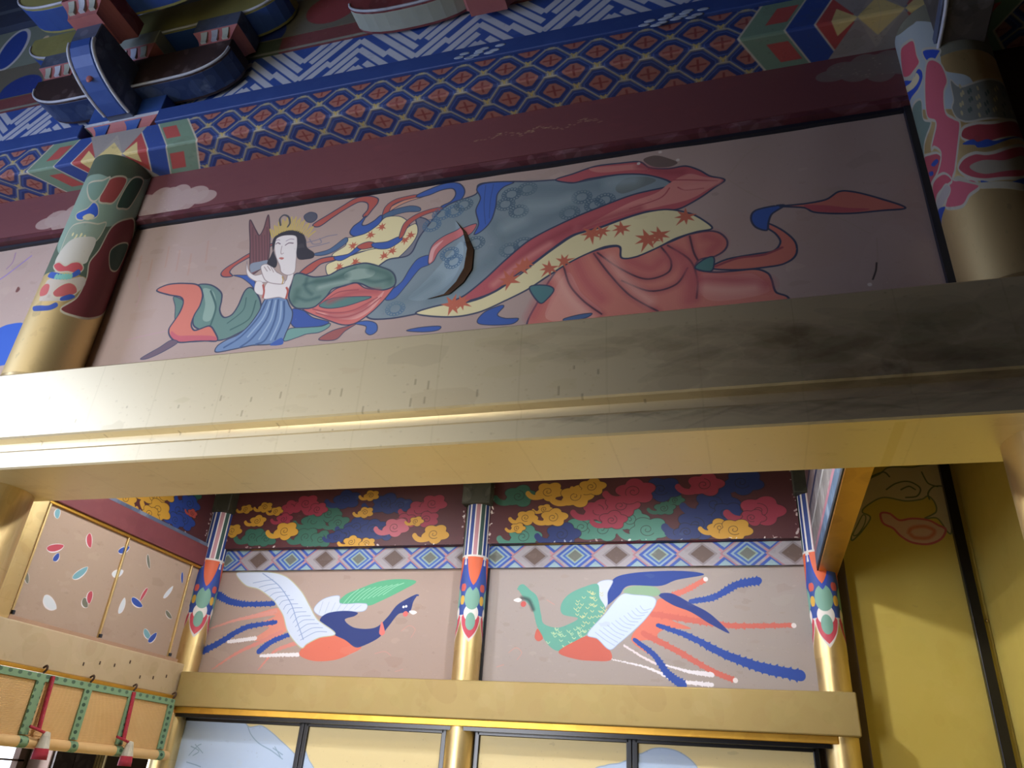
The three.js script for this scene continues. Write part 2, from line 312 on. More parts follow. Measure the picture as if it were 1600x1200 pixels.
  ['l',0,'#8fa598',12,[676,321,709,316,750,313]],
  ['l',0,'#9c4448',14,[710,367,769,347,830,351]],
  ['l',0,'#9c4448',14,[718,408,768,414,809,393]],
  ['b','#55796f','#26304a',4,[319,267,359,272,396,299,405,325,408,354,425,376,446,371,457,346,464,303,479,294,504,318,522,349,526,377,514,407,479,428,443,441,416,438,389,407,365,405,343,389,336,355,345,327,344,298]],
  ['b','#7c9a8c',0,0,[339,281,372,294,391,333,390,380,367,377,360,329]],
  ['l',0,'#2f5552',5,[364,291,394,343,394,395]],
  ['l',0,'#2f5552',4,[505,337,500,389,454,415]],
  ['l',0,'#2f5552',3,[474,324,475,362,440,395]],
  ['b','#c46a58','#26304a',4,[196,269,223,255,273,256,319,267,342,297,346,332,338,360,337,388,350,406,365,405,391,398,409,414,425,442,390,440,353,439,316,437,286,419,273,395,281,372,291,345,291,316,277,299,239,288]],
  ['b','#b4505a',0,0,[283,401,309,417,348,421,409,428,419,440,352,436,315,434,289,419]],
  ['b','#4f7268','#26304a',2,[256,297,278,304,291,316,290,342,282,365,271,328]],
  ['b','#5a4a58','#26304a',2,[216,472,262,445,290,428,313,437,285,456,240,474]],
  ['b','#5d7ba0','#26304a',3,[535,334,566,334,589,341,603,363,616,383,619,406,612,441,605,462,572,468,529,466,478,472,431,475,430,457,453,442,481,431,505,407,522,372,526,349]],
  ['l',0,'#34517c',5,[537,341,526,386,491,437,450,464]],
  ['l',0,'#34517c',5,[552,341,550,393,523,445,495,468]],
  ['l',0,'#34517c',5,[569,343,573,401,560,453,537,464]],
  ['l',0,'#34517c',5,[586,350,596,403,586,456]],
  ['l',0,'#8aa3bd',4,[546,345,539,392,509,441]],
  ['l',0,'#8aa3bd',4,[562,344,562,399,542,451]],
  ['l',0,'#8aa3bd',4,[578,349,586,402,574,456]],
  ['b','#2b4f9a',0,0,[575,470,591,458,604,454,611,468,603,473]],
  ['b','#a84a40','#26304a',3,[507,161,447,183,415,203,387,222,378,238,389,250,415,251,403,236,414,218,446,198,508,168]],
  ['b','#2b4f9a','#26304a',2,[417,249,441,251,466,256,486,277,492,300,472,281,444,260]],
  ['b','#6d4448','#3a2a34',3,[419,71,447,109,462,128,470,108,474,64,498,149,507,217,490,240,465,246,440,150]],
  ['l',0,'#4e3036',2,[435,97,453,168,467,220]],
  ['l',0,'#4e3036',2,[451,126,462,169,475,222]],
  ['l',0,'#4e3036',2,[460,127,471,170,484,223]],
  ['l',0,'#4e3036',2,[469,128,480,172,493,224]],
  ['l',0,'#4e3036',2,[478,130,488,173,501,225]],
  ['l',0,'#4e3036',2,[479,104,496,174,509,226]],
  ['b','#7d8a98',0,0,[458,219,483,214,507,214,501,233,481,242,466,245]],
  ['b','#ddd6cf','#8a7a78',2,[445,207,457,236,480,256,507,255,527,263,561,274,571,294,532,286,499,280,473,267,454,246]],
  ['b','#ddd6cf','#8a7a78',1,[490,278,506,280,519,301,521,321,504,317,491,302]],
  ['b','#ddd6cf','#8a7a78',2,[520,293,532,283,573,289,578,270,593,268,593,296,589,320,590,342,566,335,530,336,523,321]],
  ['b','#ddd6cf','#8a7a78',2,[491,231,504,225,525,236,543,256,564,271,573,295,542,291,517,278,501,255]],
  ['l',0,'#9a8a86',2,[501,233,514,249]],
  ['l',0,'#9a8a86',2,[510,232,523,248]],
  ['l',0,'#9a8a86',2,[520,235,534,255]],
  ['l',0,'#b08a3c',3,[563,273,568,284,568,295]],
  ['l',0,'#a84a40',5,[513,291,521,311,523,330]],
  ['l',0,'#a84a40',5,[583,309,589,320,589,341]],
  ['b','#ddd6cf','#8a7a78',2,[515,162,518,146,539,141,573,149,583,172,588,198,592,233,595,263,578,271,557,259,547,237,530,209,519,183]],
  ['l',0,'#6a5560',3,[519,165,524,162,532,167]],
  ['l',0,'#6a5560',3,[549,174,558,169,571,172]],
  ['l',0,'#9a8494',2,[548,161,559,157,571,160]],
  ['l',0,'#9a8494',2,[517,154,523,152,528,155]],
  ['l',0,'#a08a88',2,[539,175,540,193,544,201,549,199]],
  ['b','#b5655c',0,0,[539,213,545,211,554,215,549,219]],
  ['b','#23232c',0,0,[507,160,511,139,531,127,559,128,589,141,606,166,615,192,637,211,639,226,622,229,599,226,588,208,583,172,573,149,539,141,518,146,516,162,516,188]],
  ['b','#23232c',0,0,[516,185,512,202,507,222,520,234,535,241,537,225,523,198]],
  ['l',0,'#c3a94f',4,[504,142,498,131,490,113]],
  ['l',0,'#c3a94f',4,[509,139,503,127,498,117]],
  ['l',0,'#c3a94f',4,[513,136,508,123,501,103]],
  ['l',0,'#c3a94f',4,[517,134,513,119,508,107]],
  ['l',0,'#c3a94f',4,[522,131,518,116,511,94]],
  ['l',0,'#c3a94f',4,[526,129,523,113,519,99]],
  ['l',0,'#c3a94f',4,[531,128,528,111,522,87]],
  ['l',0,'#c3a94f',4,[536,127,533,109,530,94]],
  ['l',0,'#c3a94f',4,[540,126,538,108,534,83]],
  ['l',0,'#c3a94f',4,[545,126,544,107,542,91]],
  ['l',0,'#c3a94f',4,[550,126,549,107,547,83]],
  ['l',0,'#c3a94f',4,[555,127,555,108,555,93]],
  ['l',0,'#c3a94f',4,[561,128,561,110,560,86]],
  ['l',0,'#c3a94f',4,[566,130,567,113,569,98]],
  ['l',0,'#c3a94f',4,[571,132,574,116,574,93]],
  ['l',0,'#c3a94f',4,[577,135,580,119,583,106]],
  ['l',0,'#c3a94f',4,[583,139,586,124,589,102]],
  ['l',0,'#c3a94f',4,[588,142,593,128,598,117]],
  ['l',0,'#c3a94f',4,[594,146,600,133,604,115]],
  ['l',0,'#c3a94f',4,[600,150,606,139,613,130]],
  ['l',0,'#c3a94f',4,[605,154,613,144,619,128]],
  ['l',0,'#c3a94f',4,[611,159,620,150,628,144]],
  ['l',0,'#3b3f46',5,[519,105,512,83,521,72,537,81,546,102,542,114]],
  ['b','#454a58','#26304a',2,[584,87,598,77,618,85,624,102,613,113,596,107]],
  ['l',0,'#7a7480',3,[610,176,637,173,666,165,692,164]],
  ['l',0,'#7a7480',3,[618,193,649,190,675,186]],
  ['l',0,'#7a7480',3,[617,167,630,184,652,183,645,169]],
  ['b','#5e4c46',0,0,[1446,69,1473,62,1504,78,1521,93,1503,102,1468,95]],
  ['d','#c8bdb0',4,0,[1484,54]],
  ['d','#c8bdb0',4,0,[1522,85]],
  ['d','#c8bdb0',4,0,[1435,78]],
  ['l',0,'#a08c7c',2,[1627,164,1661,202,1714,247]],
  ['l',0,'#a08c7c',2,[1815,291,1844,313,1879,349]],
  ['l',0,'#a08c7c',2,[1889,362,1883,414,1875,444]],
  ['l',0,'#a08c7c',2,[1629,149,1664,101,1698,76]],
  ['l',0,'#2a2220',3,[1880,421,1876,439,1868,458]],
  ['d','#d8d0c4',4,0,[1861,469]],
  ['l',0,'#b08a90',2,[-381,150,-355,120,-316,91,-235,91]],
  ['l',0,'#b08a90',2,[147,414,202,406,266,399]],
  ['l',0,'#b08a90',2,[145,312,145,272,116,217]],
] };
const SIDEMURAL = { w: 763, h: 378, strokes: [
  ['b','#2f58b0',0,0,[518,271,559,216,587,203,606,198,637,200,642,224,643,276]],
  ['l',0,'#8c76a8',3,[506,110,535,95,556,78,586,51]],
  ['l',0,'#8a6a8c',2,[539,73,547,60,544,38]],
  ['b','#6a4038',0,0,[584,127,585,117,592,123,589,129]],
] };
const PHOENIXA = { w: 1014, h: 390, strokes: [
  ['b','#c77f6c',0,0,[187,193,274,162,333,150,368,168,384,221,304,254,258,255,310,215,254,209,324,175]],
  ['t','#c4867a',5,16,[50,231,186,188,328,162]],
  ['t','#c07a6e',5,18,[129,353,214,295,367,228]],
  ['t','#c07a6e',5,16,[305,349,350,286,442,259]],
  ['t','#d5cfd0',12,12,[167,264,220,257,269,250]],
  ['t','#d5cfd0',10,12,[302,307,369,303,443,300]],
  ['t','#1f3f8c',22,16,[72,102,130,129,197,139,314,135]],
  ['t','#1f3f8c',24,14,[45,311,129,270,216,213,337,196]],
  ['t','#1f3f8c',20,14,[291,293,329,260,399,234]],
  ['b','#4f9a74',0,0,[556,144,575,108,623,87,692,62,764,54,826,62,783,90,703,129,662,142]],
  ['l',0,'#8fc0a4',2,[573,138,597,109,623,88]],
  ['l',0,'#8fc0a4',2,[591,134,617,105,643,85]],
  ['l',0,'#8fc0a4',2,[609,130,637,101,664,83]],
  ['l',0,'#8fc0a4',2,[626,126,657,97,684,80]],
  ['l',0,'#8fc0a4',2,[644,122,677,94,704,78]],
  ['l',0,'#8fc0a4',2,[661,118,697,90,724,75]],
  ['l',0,'#8fc0a4',2,[679,114,716,86,743,73]],
  ['l',0,'#8fc0a4',2,[696,110,736,82,763,70]],
  ['l',0,'#8fc0a4',2,[714,106,756,78,783,67]],
  ['b','#b9c0cc','#8f9bb4',2,[468,155,495,121,553,109,565,135,631,134,662,138,650,160,563,162,507,177]],
  ['l',0,'#9aa6bd',2,[490,168,497,128]],
  ['l',0,'#9aa6bd',2,[512,166,521,130]],
  ['l',0,'#9aa6bd',2,[534,164,545,132]],
  ['l',0,'#9aa6bd',2,[555,161,569,134]],
  ['l',0,'#9aa6bd',2,[577,159,593,136]],
  ['l',0,'#9aa6bd',2,[599,157,617,138]],
  ['l',0,'#9aa6bd',2,[620,155,641,140]],
  ['b','#c26450',0,0,[444,287,477,251,562,234,624,256,664,274,631,294,577,314,506,319,452,306]],
  ['b','#1a2c66',0,0,[499,195,519,168,584,159,631,164,624,175,590,188,631,213,702,212,740,180,769,140,808,115,836,104,825,127,816,161,780,167,751,205,721,243,669,269,641,273,601,251,554,233]],
  ['b','#bac3d3','#a9a98c',3,[134,30,199,24,272,27,340,45,407,94,448,141,488,187,563,232,506,246,465,266,448,279,411,254,380,221,355,175,324,142,302,122,239,87,183,73]],
  ['l',0,'#7f8fb2',2,[211,65,248,58,287,53]],
  ['l',0,'#7f8fb2',2,[238,80,267,72,306,67]],
  ['l',0,'#7f8fb2',2,[263,95,287,85,326,81]],
  ['l',0,'#7f8fb2',2,[288,111,306,99,346,95]],
  ['l',0,'#7f8fb2',2,[311,125,325,112,365,108]],
  ['l',0,'#7f8fb2',2,[332,140,344,126,384,122]],
  ['l',0,'#7f8fb2',2,[352,155,362,139,403,136]],
  ['l',0,'#7f8fb2',2,[369,169,381,152,422,149]],
  ['l',0,'#7f8fb2',2,[384,184,399,165,440,162]],
  ['l',0,'#7f8fb2',2,[398,198,417,178,459,175]],
  ['l',0,'#7f8fb2',2,[409,212,435,190,477,188]],
  ['l',0,'#7f8fb2',2,[420,226,453,203,495,201]],
  ['l',0,'#7f8fb2',2,[429,240,471,216,513,214]],
  ['l',0,'#7f8fb2',2,[438,254,489,228,531,227]],
  ['l',0,'#7f90b4',3,[241,31,315,74,376,135,412,194,448,252]],
  ['l',0,'#20336f',5,[820,127,828,109,839,107]],
  ['d','#e8e6e0',4,0,[793,145]],
  ['d','#e8e6e0',4,0,[802,143]],
  ['b','#ddd4d2',0,0,[814,159,829,156,842,162,829,169]],
  ['d','#c4605c',9,0,[803,167]],
  ['b','#c86a62',0,0,[720,214,724,192,736,214,740,229,731,236,721,230]],
  ['l',0,'#b8847a',2,[795,222,820,204,843,216,832,241]],
  ['l',0,'#b8847a',2,[715,292,749,285,771,297]],
  ['l',0,'#b8847a',2,[792,344,818,337]],
] };
const PHOENIXB = { w: 1001, h: 390, strokes: [
  ['b','#c46a58',0,0,[482,223,521,178,551,135,572,118,648,143,714,184,654,177,598,180,652,204,584,205,555,229,609,271,541,239,499,246,533,279,485,247]],
  ['t','#b85e52',18,14,[543,163,681,184,767,196,937,191]],
  ['t','#b85e52',18,14,[514,219,609,265,706,321,766,342]],
  ['t','#c0685a',16,14,[594,111,644,93,702,60]],
  ['t','#d8d2d6',4,12,[421,293,526,313,606,349,707,356]],
  ['t','#d8d2d6',4,14,[567,304,640,323,706,329]],
  ['t','#d3c6c8',6,6,[457,254,512,286,553,305]],
  ['t','#1f3f8c',14,22,[656,126,725,115,789,74,854,65]],
  ['t','#1f3f8c',12,30,[556,195,645,224,742,275,836,307,941,326]],
  ['t','#1f3f8c',12,22,[489,238,547,279,580,331,625,359]],
  ['b','#203272',0,0,[562,107,601,103,656,132,709,162,759,215,707,190,655,157,600,135]],
  ['d','#d8cfcc',7,0,[935,192]],
  ['d','#d8cfcc',7,0,[766,342]],
  ['d','#d8cfcc',7,0,[701,60]],
  ['b','#203a80',0,0,[405,137,406,100,429,56,488,40,582,35,660,37,696,47,617,62,566,80,473,79,443,108]],
  ['b','#b9c0cc','#8f9bb4',2,[375,74,423,63,408,100,407,137,385,147]],
  ['b','#5a9484',0,0,[124,86,139,73,164,92,188,114,202,166,212,194,253,205,290,194,317,176,270,165,264,136,287,105,332,83,377,74,384,114,401,150,371,193,345,223,284,265,255,272,225,252,192,203,175,153,150,123]],
  ['b','#7d9a7c',0,0,[456,96,487,80,553,84,562,108,487,111]],
  ['l',0,'#b9b888',2,[310,163,316,168,320,163]],
  ['l',0,'#b9b888',2,[326,171,332,176,336,171]],
  ['l',0,'#b9b888',2,[355,101,361,106,365,101]],
  ['l',0,'#b9b888',2,[311,123,317,128,322,123]],
  ['l',0,'#b9b888',2,[399,153,405,158,409,153]],
  ['l',0,'#b9b888',2,[380,154,386,159,391,154]],
  ['l',0,'#b9b888',2,[356,112,362,117,367,112]],
  ['l',0,'#b9b888',2,[357,204,363,209,367,204]],
  ['l',0,'#b9b888',2,[344,188,350,193,354,188]],
  ['l',0,'#b9b888',2,[360,101,366,106,371,101]],
  ['l',0,'#b9b888',2,[371,169,377,174,381,169]],
  ['l',0,'#b9b888',2,[384,154,390,159,394,154]],
  ['l',0,'#b9b888',2,[329,196,335,201,339,196]],
  ['l',0,'#b9b888',2,[335,213,341,218,345,213]],
  ['l',0,'#b9b888',2,[385,105,391,110,395,105]],
  ['l',0,'#b9b888',2,[395,149,401,154,406,149]],
  ['l',0,'#b9b888',2,[355,132,361,137,366,132]],
  ['l',0,'#b9b888',2,[341,143,347,148,352,143]],
  ['l',0,'#b9b888',2,[323,169,329,174,334,169]],
  ['l',0,'#b9b888',2,[351,209,357,214,362,209]],
  ['l',0,'#b9b888',2,[360,114,366,119,371,114]],
  ['l',0,'#b9b888',2,[388,166,394,171,399,166]],
  ['l',0,'#b9b888',2,[365,120,371,125,376,120]],
  ['l',0,'#b9b888',2,[380,167,386,172,390,167]],
  ['l',0,'#b9b888',2,[329,112,335,117,340,112]],
  ['l',0,'#b9b888',2,[384,98,390,103,394,98]],
  ['l',0,'#b9b888',2,[353,98,359,103,364,98]],
  ['l',0,'#b9b888',2,[366,136,372,141,376,136]],
  ['l',0,'#b9b888',2,[351,96,358,102,362,96]],
  ['l',0,'#b9b888',2,[304,146,310,151,315,146]],
  ['l',0,'#b9b888',2,[353,113,359,118,363,113]],
  ['l',0,'#b9b888',2,[387,142,393,147,397,142]],
  ['l',0,'#b9b888',2,[336,160,342,165,346,160]],
  ['l',0,'#b9b888',2,[358,170,364,175,368,170]],
  ['l',0,'#b9b888',2,[348,173,354,178,358,173]],
  ['l',0,'#b9b888',2,[392,158,398,163,403,158]],
  ['l',0,'#b9b888',2,[333,186,339,191,343,186]],
  ['l',0,'#b9b888',2,[309,132,315,137,319,132]],
  ['l',0,'#b9b888',2,[397,160,403,165,407,160]],
  ['l',0,'#b9b888',2,[345,94,351,99,356,94]],
  ['l',0,'#b9b888',2,[331,168,337,173,341,168]],
  ['l',0,'#b9b888',2,[355,100,361,105,366,100]],
  ['l',0,'#b9b888',2,[356,153,362,158,366,153]],
  ['l',0,'#b9b888',2,[362,138,368,143,372,138]],
  ['l',0,'#b9b888',2,[365,188,371,193,376,188]],
  ['l',0,'#b9b888',2,[311,152,317,157,321,152]],
  ['l',0,'#b9b888',2,[351,134,357,139,362,134]],
  ['l',0,'#b9b888',2,[324,133,330,138,334,133]],
  ['l',0,'#b9b888',2,[325,170,331,175,336,170]],
  ['l',0,'#b9b888',2,[317,142,323,147,327,142]],
  ['l',0,'#a8bc94',2,[314,202,319,208,324,203]],
  ['l',0,'#a8bc94',2,[290,245,296,250,301,246]],
  ['l',0,'#a8bc94',2,[258,214,263,220,268,216]],
  ['l',0,'#a8bc94',2,[318,215,323,220,328,216]],
  ['l',0,'#a8bc94',2,[243,227,248,233,253,229]],
  ['l',0,'#a8bc94',2,[305,207,310,212,315,208]],
  ['l',0,'#a8bc94',2,[259,221,265,227,270,222]],
  ['l',0,'#a8bc94',2,[322,226,327,232,332,228]],
  ['l',0,'#a8bc94',2,[324,210,329,216,334,212]],
  ['l',0,'#a8bc94',2,[262,240,267,245,272,241]],
  ['l',0,'#a8bc94',2,[328,227,333,233,338,228]],
  ['l',0,'#a8bc94',2,[247,208,252,214,257,210]],
  ['l',0,'#a8bc94',2,[284,212,290,218,295,213]],
  ['l',0,'#a8bc94',2,[319,250,324,256,329,251]],
  ['l',0,'#a8bc94',2,[242,218,248,224,253,219]],
  ['l',0,'#a8bc94',2,[319,239,324,244,329,240]],
  ['l',0,'#a8bc94',2,[318,221,324,227,329,222]],
  ['l',0,'#a8bc94',2,[236,219,241,224,246,220]],
  ['l',0,'#a8bc94',2,[317,217,322,222,327,218]],
  ['l',0,'#a8bc94',2,[262,226,268,232,273,227]],
  ['l',0,'#a8bc94',2,[271,225,277,231,282,227]],
  ['l',0,'#a8bc94',2,[332,210,337,215,342,211]],
  ['l',0,'#a8bc94',2,[274,257,280,263,285,259]],
  ['l',0,'#a8bc94',2,[333,214,338,219,343,215]],
  ['l',0,'#a8bc94',2,[312,250,317,256,322,251]],
  ['l',0,'#a8bc94',2,[301,232,307,237,312,233]],
  ['l',0,'#a8bc94',2,[255,222,261,227,266,223]],
  ['l',0,'#a8bc94',2,[247,205,253,211,258,207]],
  ['l',0,'#a8bc94',2,[292,218,297,223,302,219]],
  ['l',0,'#a8bc94',2,[318,203,324,209,329,204]],
  ['l',0,'#a8bc94',2,[331,241,336,247,341,243]],
  ['l',0,'#a8bc94',2,[330,235,335,240,340,236]],
  ['l',0,'#a8bc94',2,[222,246,228,252,233,247]],
  ['l',0,'#a8bc94',2,[241,219,246,225,251,221]],
  ['l',0,'#a8bc94',2,[301,232,307,237,312,233]],
  ['l',0,'#a8bc94',2,[272,257,277,262,282,258]],
  ['l',0,'#a8bc94',2,[295,221,300,227,305,222]],
  ['b','#b2584a',0,0,[261,276,313,242,356,227,394,248,419,275,416,296,372,299,314,295]],
  ['b','#b9c6da','#8f9bb4',2,[348,222,399,164,449,107,487,106,544,113,552,135,521,178,485,212,443,247,414,266,378,236]],
  ['l',0,'#98a6c2',2,[371,217,400,238,429,254]],
  ['l',0,'#98a6c2',2,[383,210,411,230,438,245]],
  ['l',0,'#98a6c2',2,[395,203,421,222,448,235]],
  ['l',0,'#98a6c2',2,[408,196,432,215,458,225]],
  ['l',0,'#98a6c2',2,[420,189,443,207,468,215]],
  ['l',0,'#98a6c2',2,[432,182,454,199,478,206]],
  ['l',0,'#98a6c2',2,[444,175,464,191,489,196]],
  ['l',0,'#98a6c2',2,[457,168,475,184,499,186]],
  ['l',0,'#98a6c2',2,[469,160,486,176,509,176]],
  ['l',0,'#98a6c2',2,[481,153,497,168,519,166]],
  ['l',0,'#98a6c2',2,[493,146,508,160,529,157]],
  ['l',0,'#98a6c2',2,[506,139,518,152,539,147]],
  ['l',0,'#22282c',9,[138,116,161,123,176,151]],
  ['l',0,'#5a9484',6,[124,88,142,92,135,77]],
  ['d','#b2504c',9,0,[144,135]],
  ['b','#ddd4d2',0,0,[111,123,126,116,138,122,127,129]],
  ['b','#b2584a',0,0,[193,209,202,219,211,237,198,246,186,237,187,220]],
  ['l',0,'#b8847a',2,[106,281,128,266,147,280,134,301]],
  ['l',0,'#b8847a',2,[219,122,243,136]],
  ['l',0,'#b8847a',2,[71,323,93,316]],
] };
const PETALS = { w: 754, h: 344, strokes: [
  ['e','#6fa0ac','#ddd8dc',24,[68,24,75,46]],
  ['e','#b04452','#ddd8dc',26,[79,131,122,112]],
  ['e','#2c4a9a','#ddd8dc',22,[110,156,118,136]],
  ['e','#b04452','#ddd8dc',26,[201,54,218,85]],
  ['e','#6fa0ac','#ddd8dc',26,[195,181,229,146]],
  ['e','#2c4a9a','#ddd8dc',24,[330,66,363,44]],
  ['e','#cfd6dc','#ddd8dc',26,[333,135,367,118]],
  ['e','#6a6a5c','#ddd8dc',16,[453,44,475,77]],
  ['e','#2c4a9a','#ddd8dc',14,[633,53,645,82]],
  ['e','#cfd6dc','#ddd8dc',18,[577,147,602,109]],
  ['e','#cfd6dc','#ddd8dc',34,[125,253,168,272]],
  ['e','#6a6a5c','#ddd8dc',26,[256,227,276,245]],
  ['e','#b04452','#ddd8dc',26,[274,204,280,233]],
  ['e','#cfd6dc','#ddd8dc',24,[404,234,408,194]],
  ['e','#2c4a9a','#ddd8dc',26,[442,184,488,195]],
  ['e','#b04452','#ddd8dc',16,[492,142,478,180]],
  ['e','#6a6a5c','#ddd8dc',18,[606,187,637,201]],
  ['e','#6fa0ac','#ddd8dc',24,[532,261,566,279]],
  ['e','#2c4a9a','#ddd8dc',26,[563,289,586,262]],
  ['e','#b04452','#ddd8dc',16,[666,260,677,281]],
  ['e','#6a6a5c','#ddd8dc',16,[43,211,55,232]],
] };
const CLOUDA = { w: 962, h: 279, strokes: [
  ['c','#2c5a4a',26,0,[125,237]],
  ['c','#2c5a4a',22,0,[184,246]],
  ['c','#2c5a4a',28,0,[370,185]],
  ['c','#2c5a4a',26,0,[350,242]],
  ['c','#2c5a4a',26,0,[427,157]],
  ['c','#2c5a4a',22,0,[473,195]],
  ['c','#2c5a4a',24,0,[414,251]],
  ['c','#17285c',28,0,[488,108]],
  ['c','#17285c',30,0,[651,128]],
  ['c','#17285c',22,0,[712,137]],
  ['c','#17285c',28,0,[552,211]],
  ['c','#17285c',24,0,[511,238]],
  ['c','#17285c',18,0,[474,245]],
  ['c','#17285c',28,0,[620,220]],
  ['c','#17285c',20,0,[667,235]],
  ['c','#8c2c40',22,0,[262,130]],
  ['c','#8c2c40',26,0,[324,117]],
  ['c','#8c2c40',20,0,[376,141]],
  ['c','#8c2c40',18,0,[240,174]],
  ['c','#8c2c40',26,0,[787,154]],
  ['c','#8c2c40',26,0,[836,134]],
  ['c','#8c2c40',22,0,[820,190]],
  ['c','#8c2c40',22,0,[734,195]],
  ['c','#a85460',26,0,[701,215]],
  ['c','#b8892c',14,0,[65,131]],
  ['c','#b8892c',16,0,[147,126]],
  ['c','#b8892c',14,0,[200,143]],
  ['c','#b8892c',18,0,[127,178]],
  ['c','#b8892c',20,0,[28,213]],
  ['c','#b8892c',26,0,[258,218]],
  ['c','#b8892c',16,0,[586,96]],
  ['c','#b8892c',16,0,[573,158]],
  ['c','#b8892c',14,0,[778,196]],
  ['c','#b8892c',26,0,[855,242]],
  ['c','#b8892c',18,0,[538,264]],
  ['c','#b8892c',16,0,[599,270]],
] };
const CLOUDB = { w: 1014, h: 279, strokes: [
  ['c','#2c5a4a',30,0,[105,118]],
  ['c','#3f7464',30,0,[130,258]],
  ['c','#3f7464',30,0,[333,231]],
  ['c','#3f7464',30,0,[402,240]],
  ['c','#3f7464',30,0,[493,211]],
  ['c','#3f7464',32,0,[551,244]],
  ['c','#2c5a4a',18,0,[604,176]],
  ['c','#2c5a4a',14,0,[642,150]],
  ['c','#17285c',30,0,[264,253]],
  ['c','#17285c',32,0,[599,112]],
  ['c','#17285c',36,0,[710,232]],
  ['c','#17285c',36,0,[771,166]],
  ['c','#17285c',26,0,[804,197]],
  ['c','#17285c',32,0,[860,99]],
  ['c','#17285c',22,0,[674,254]],
  ['c','#8c2c40',30,0,[386,177]],
  ['c','#8c2c40',30,0,[463,163]],
  ['c','#8c2c40',34,0,[509,117]],
  ['c','#8c2c40',24,0,[433,210]],
  ['c','#8c2c40',30,0,[739,102]],
  ['c','#8c2c40',36,0,[908,193]],
  ['c','#8c2c40',20,0,[879,214]],
  ['c','#b8892c',26,0,[211,106]],
  ['c','#b8892c',30,0,[307,126]],
  ['c','#b8892c',24,0,[362,95]],
  ['c','#b8892c',14,0,[197,167]],
  ['c','#b8892c',20,0,[134,194]],
  ['c','#b8892c',24,0,[231,196]],
  ['c','#b8892c',14,0,[104,229]],
  ['c','#b8892c',22,0,[780,242]],
  ['c','#b8892c',26,0,[824,250]],
] };
const CLOUDC = { w: 650, h: 318, strokes: [
  ['c','#2c5a4a',24,0,[527,176]],
  ['c','#1f3a80',30,0,[494,253]],
  ['c','#1f3a80',24,0,[534,215]],
  ['c','#1f3a80',24,0,[531,276]],
  ['c','#1f3a80',20,0,[491,289]],
  ['c','#b8892c',14,0,[147,310]],
  ['c','#b8892c',24,0,[213,294]],
  ['c','#b8892c',22,0,[270,301]],
  ['c','#b8892c',26,0,[310,248]],
  ['c','#b8892c',24,0,[371,255]],
  ['c','#b8892c',22,0,[417,221]],
  ['c','#b8892c',26,0,[409,284]],
  ['c','#b8892c',20,0,[378,309]],
  ['c','#9c4038',12,0,[554,241]],
] };
const GOLDCLOUD = { w: 416, h: 780, strokes: [
  ['b','#c9bd9c','#6f7a58',4,[146,398,197,359,227,339,289,342,316,338,377,341,378,428,362,535,351,550,330,506,296,505,329,486,331,456,317,436,298,445,254,449,194,436,146,460,130,480,149,500,106,554,89,553]],
  ['b','#d2b09c','#c0606a',6,[180,486,204,487,227,508,262,504,304,510,327,525,345,540,327,568,291,582,250,576,223,556,206,532,182,516]],
  ['l',0,'#c4604c',8,[246,547,257,533,292,529,315,544,295,563,261,562,250,552]],
  ['l',0,'#5d6a4c',4,[207,411,237,392,273,388,300,410,287,435,256,438]],
  ['l',0,'#5d6a4c',4,[247,413,270,403,286,414]],
  ['l',0,'#5d6a4c',4,[319,446,319,426,339,406,369,407]],
  ['l',0,'#5d6a4c',4,[169,368,207,354,222,370]],
  ['l',0,'#5d6a4c',4,[313,359,324,395,348,407]],
  ['b','#c9bd9c','#6f7a58',3,[129,490,111,519,94,549,107,549,129,520,137,495]],
] };
const DOORA = { w: 380, h: 250, strokes: [
  ['b','#aebfd6','#8ea0b8',2,[8,44,24,31,82,25,173,25,200,31,223,43,259,39,294,52,329,70,363,88,404,115,450,168,468,255,-39,292]],
  ['l',0,'#7f96ac',2,[216,41,233,60,263,78,303,91,343,108]],
  ['l',0,'#7f96ac',2,[50,93,79,102,63,113]],
  ['l',0,'#7f96ac',2,[62,88,93,106]],
  ['l',0,'#7f96ac',2,[50,113,70,92,81,87]],
  ['l',0,'#7f96ac',2,[308,86,341,99]],
  ['l',0,'#7f96ac',2,[313,83,336,104]],
  ['l',0,'#7f96ac',2,[48,128,75,132,96,136]],
] };
const DOORB = { w: 360, h: 250, strokes: [
  ['b','#aebfd6','#8ea0b8',2,[-17,88,17,110,40,133,70,168,88,255,-24,263]],
] };
const DOORC = { w: 355, h: 250, strokes: [
  ['b','#aebfd6','#8ea0b8',2,[274,101,308,81,336,76,365,70,392,98,390,203,252,213]],
] };
const DOORD = { w: 370, h: 250, strokes: [
  ['b','#aebfd6','#8ea0b8',2,[-19,72,10,54,38,43,76,44,103,54,125,71,137,93,163,116,158,194,-29,208]],
] };
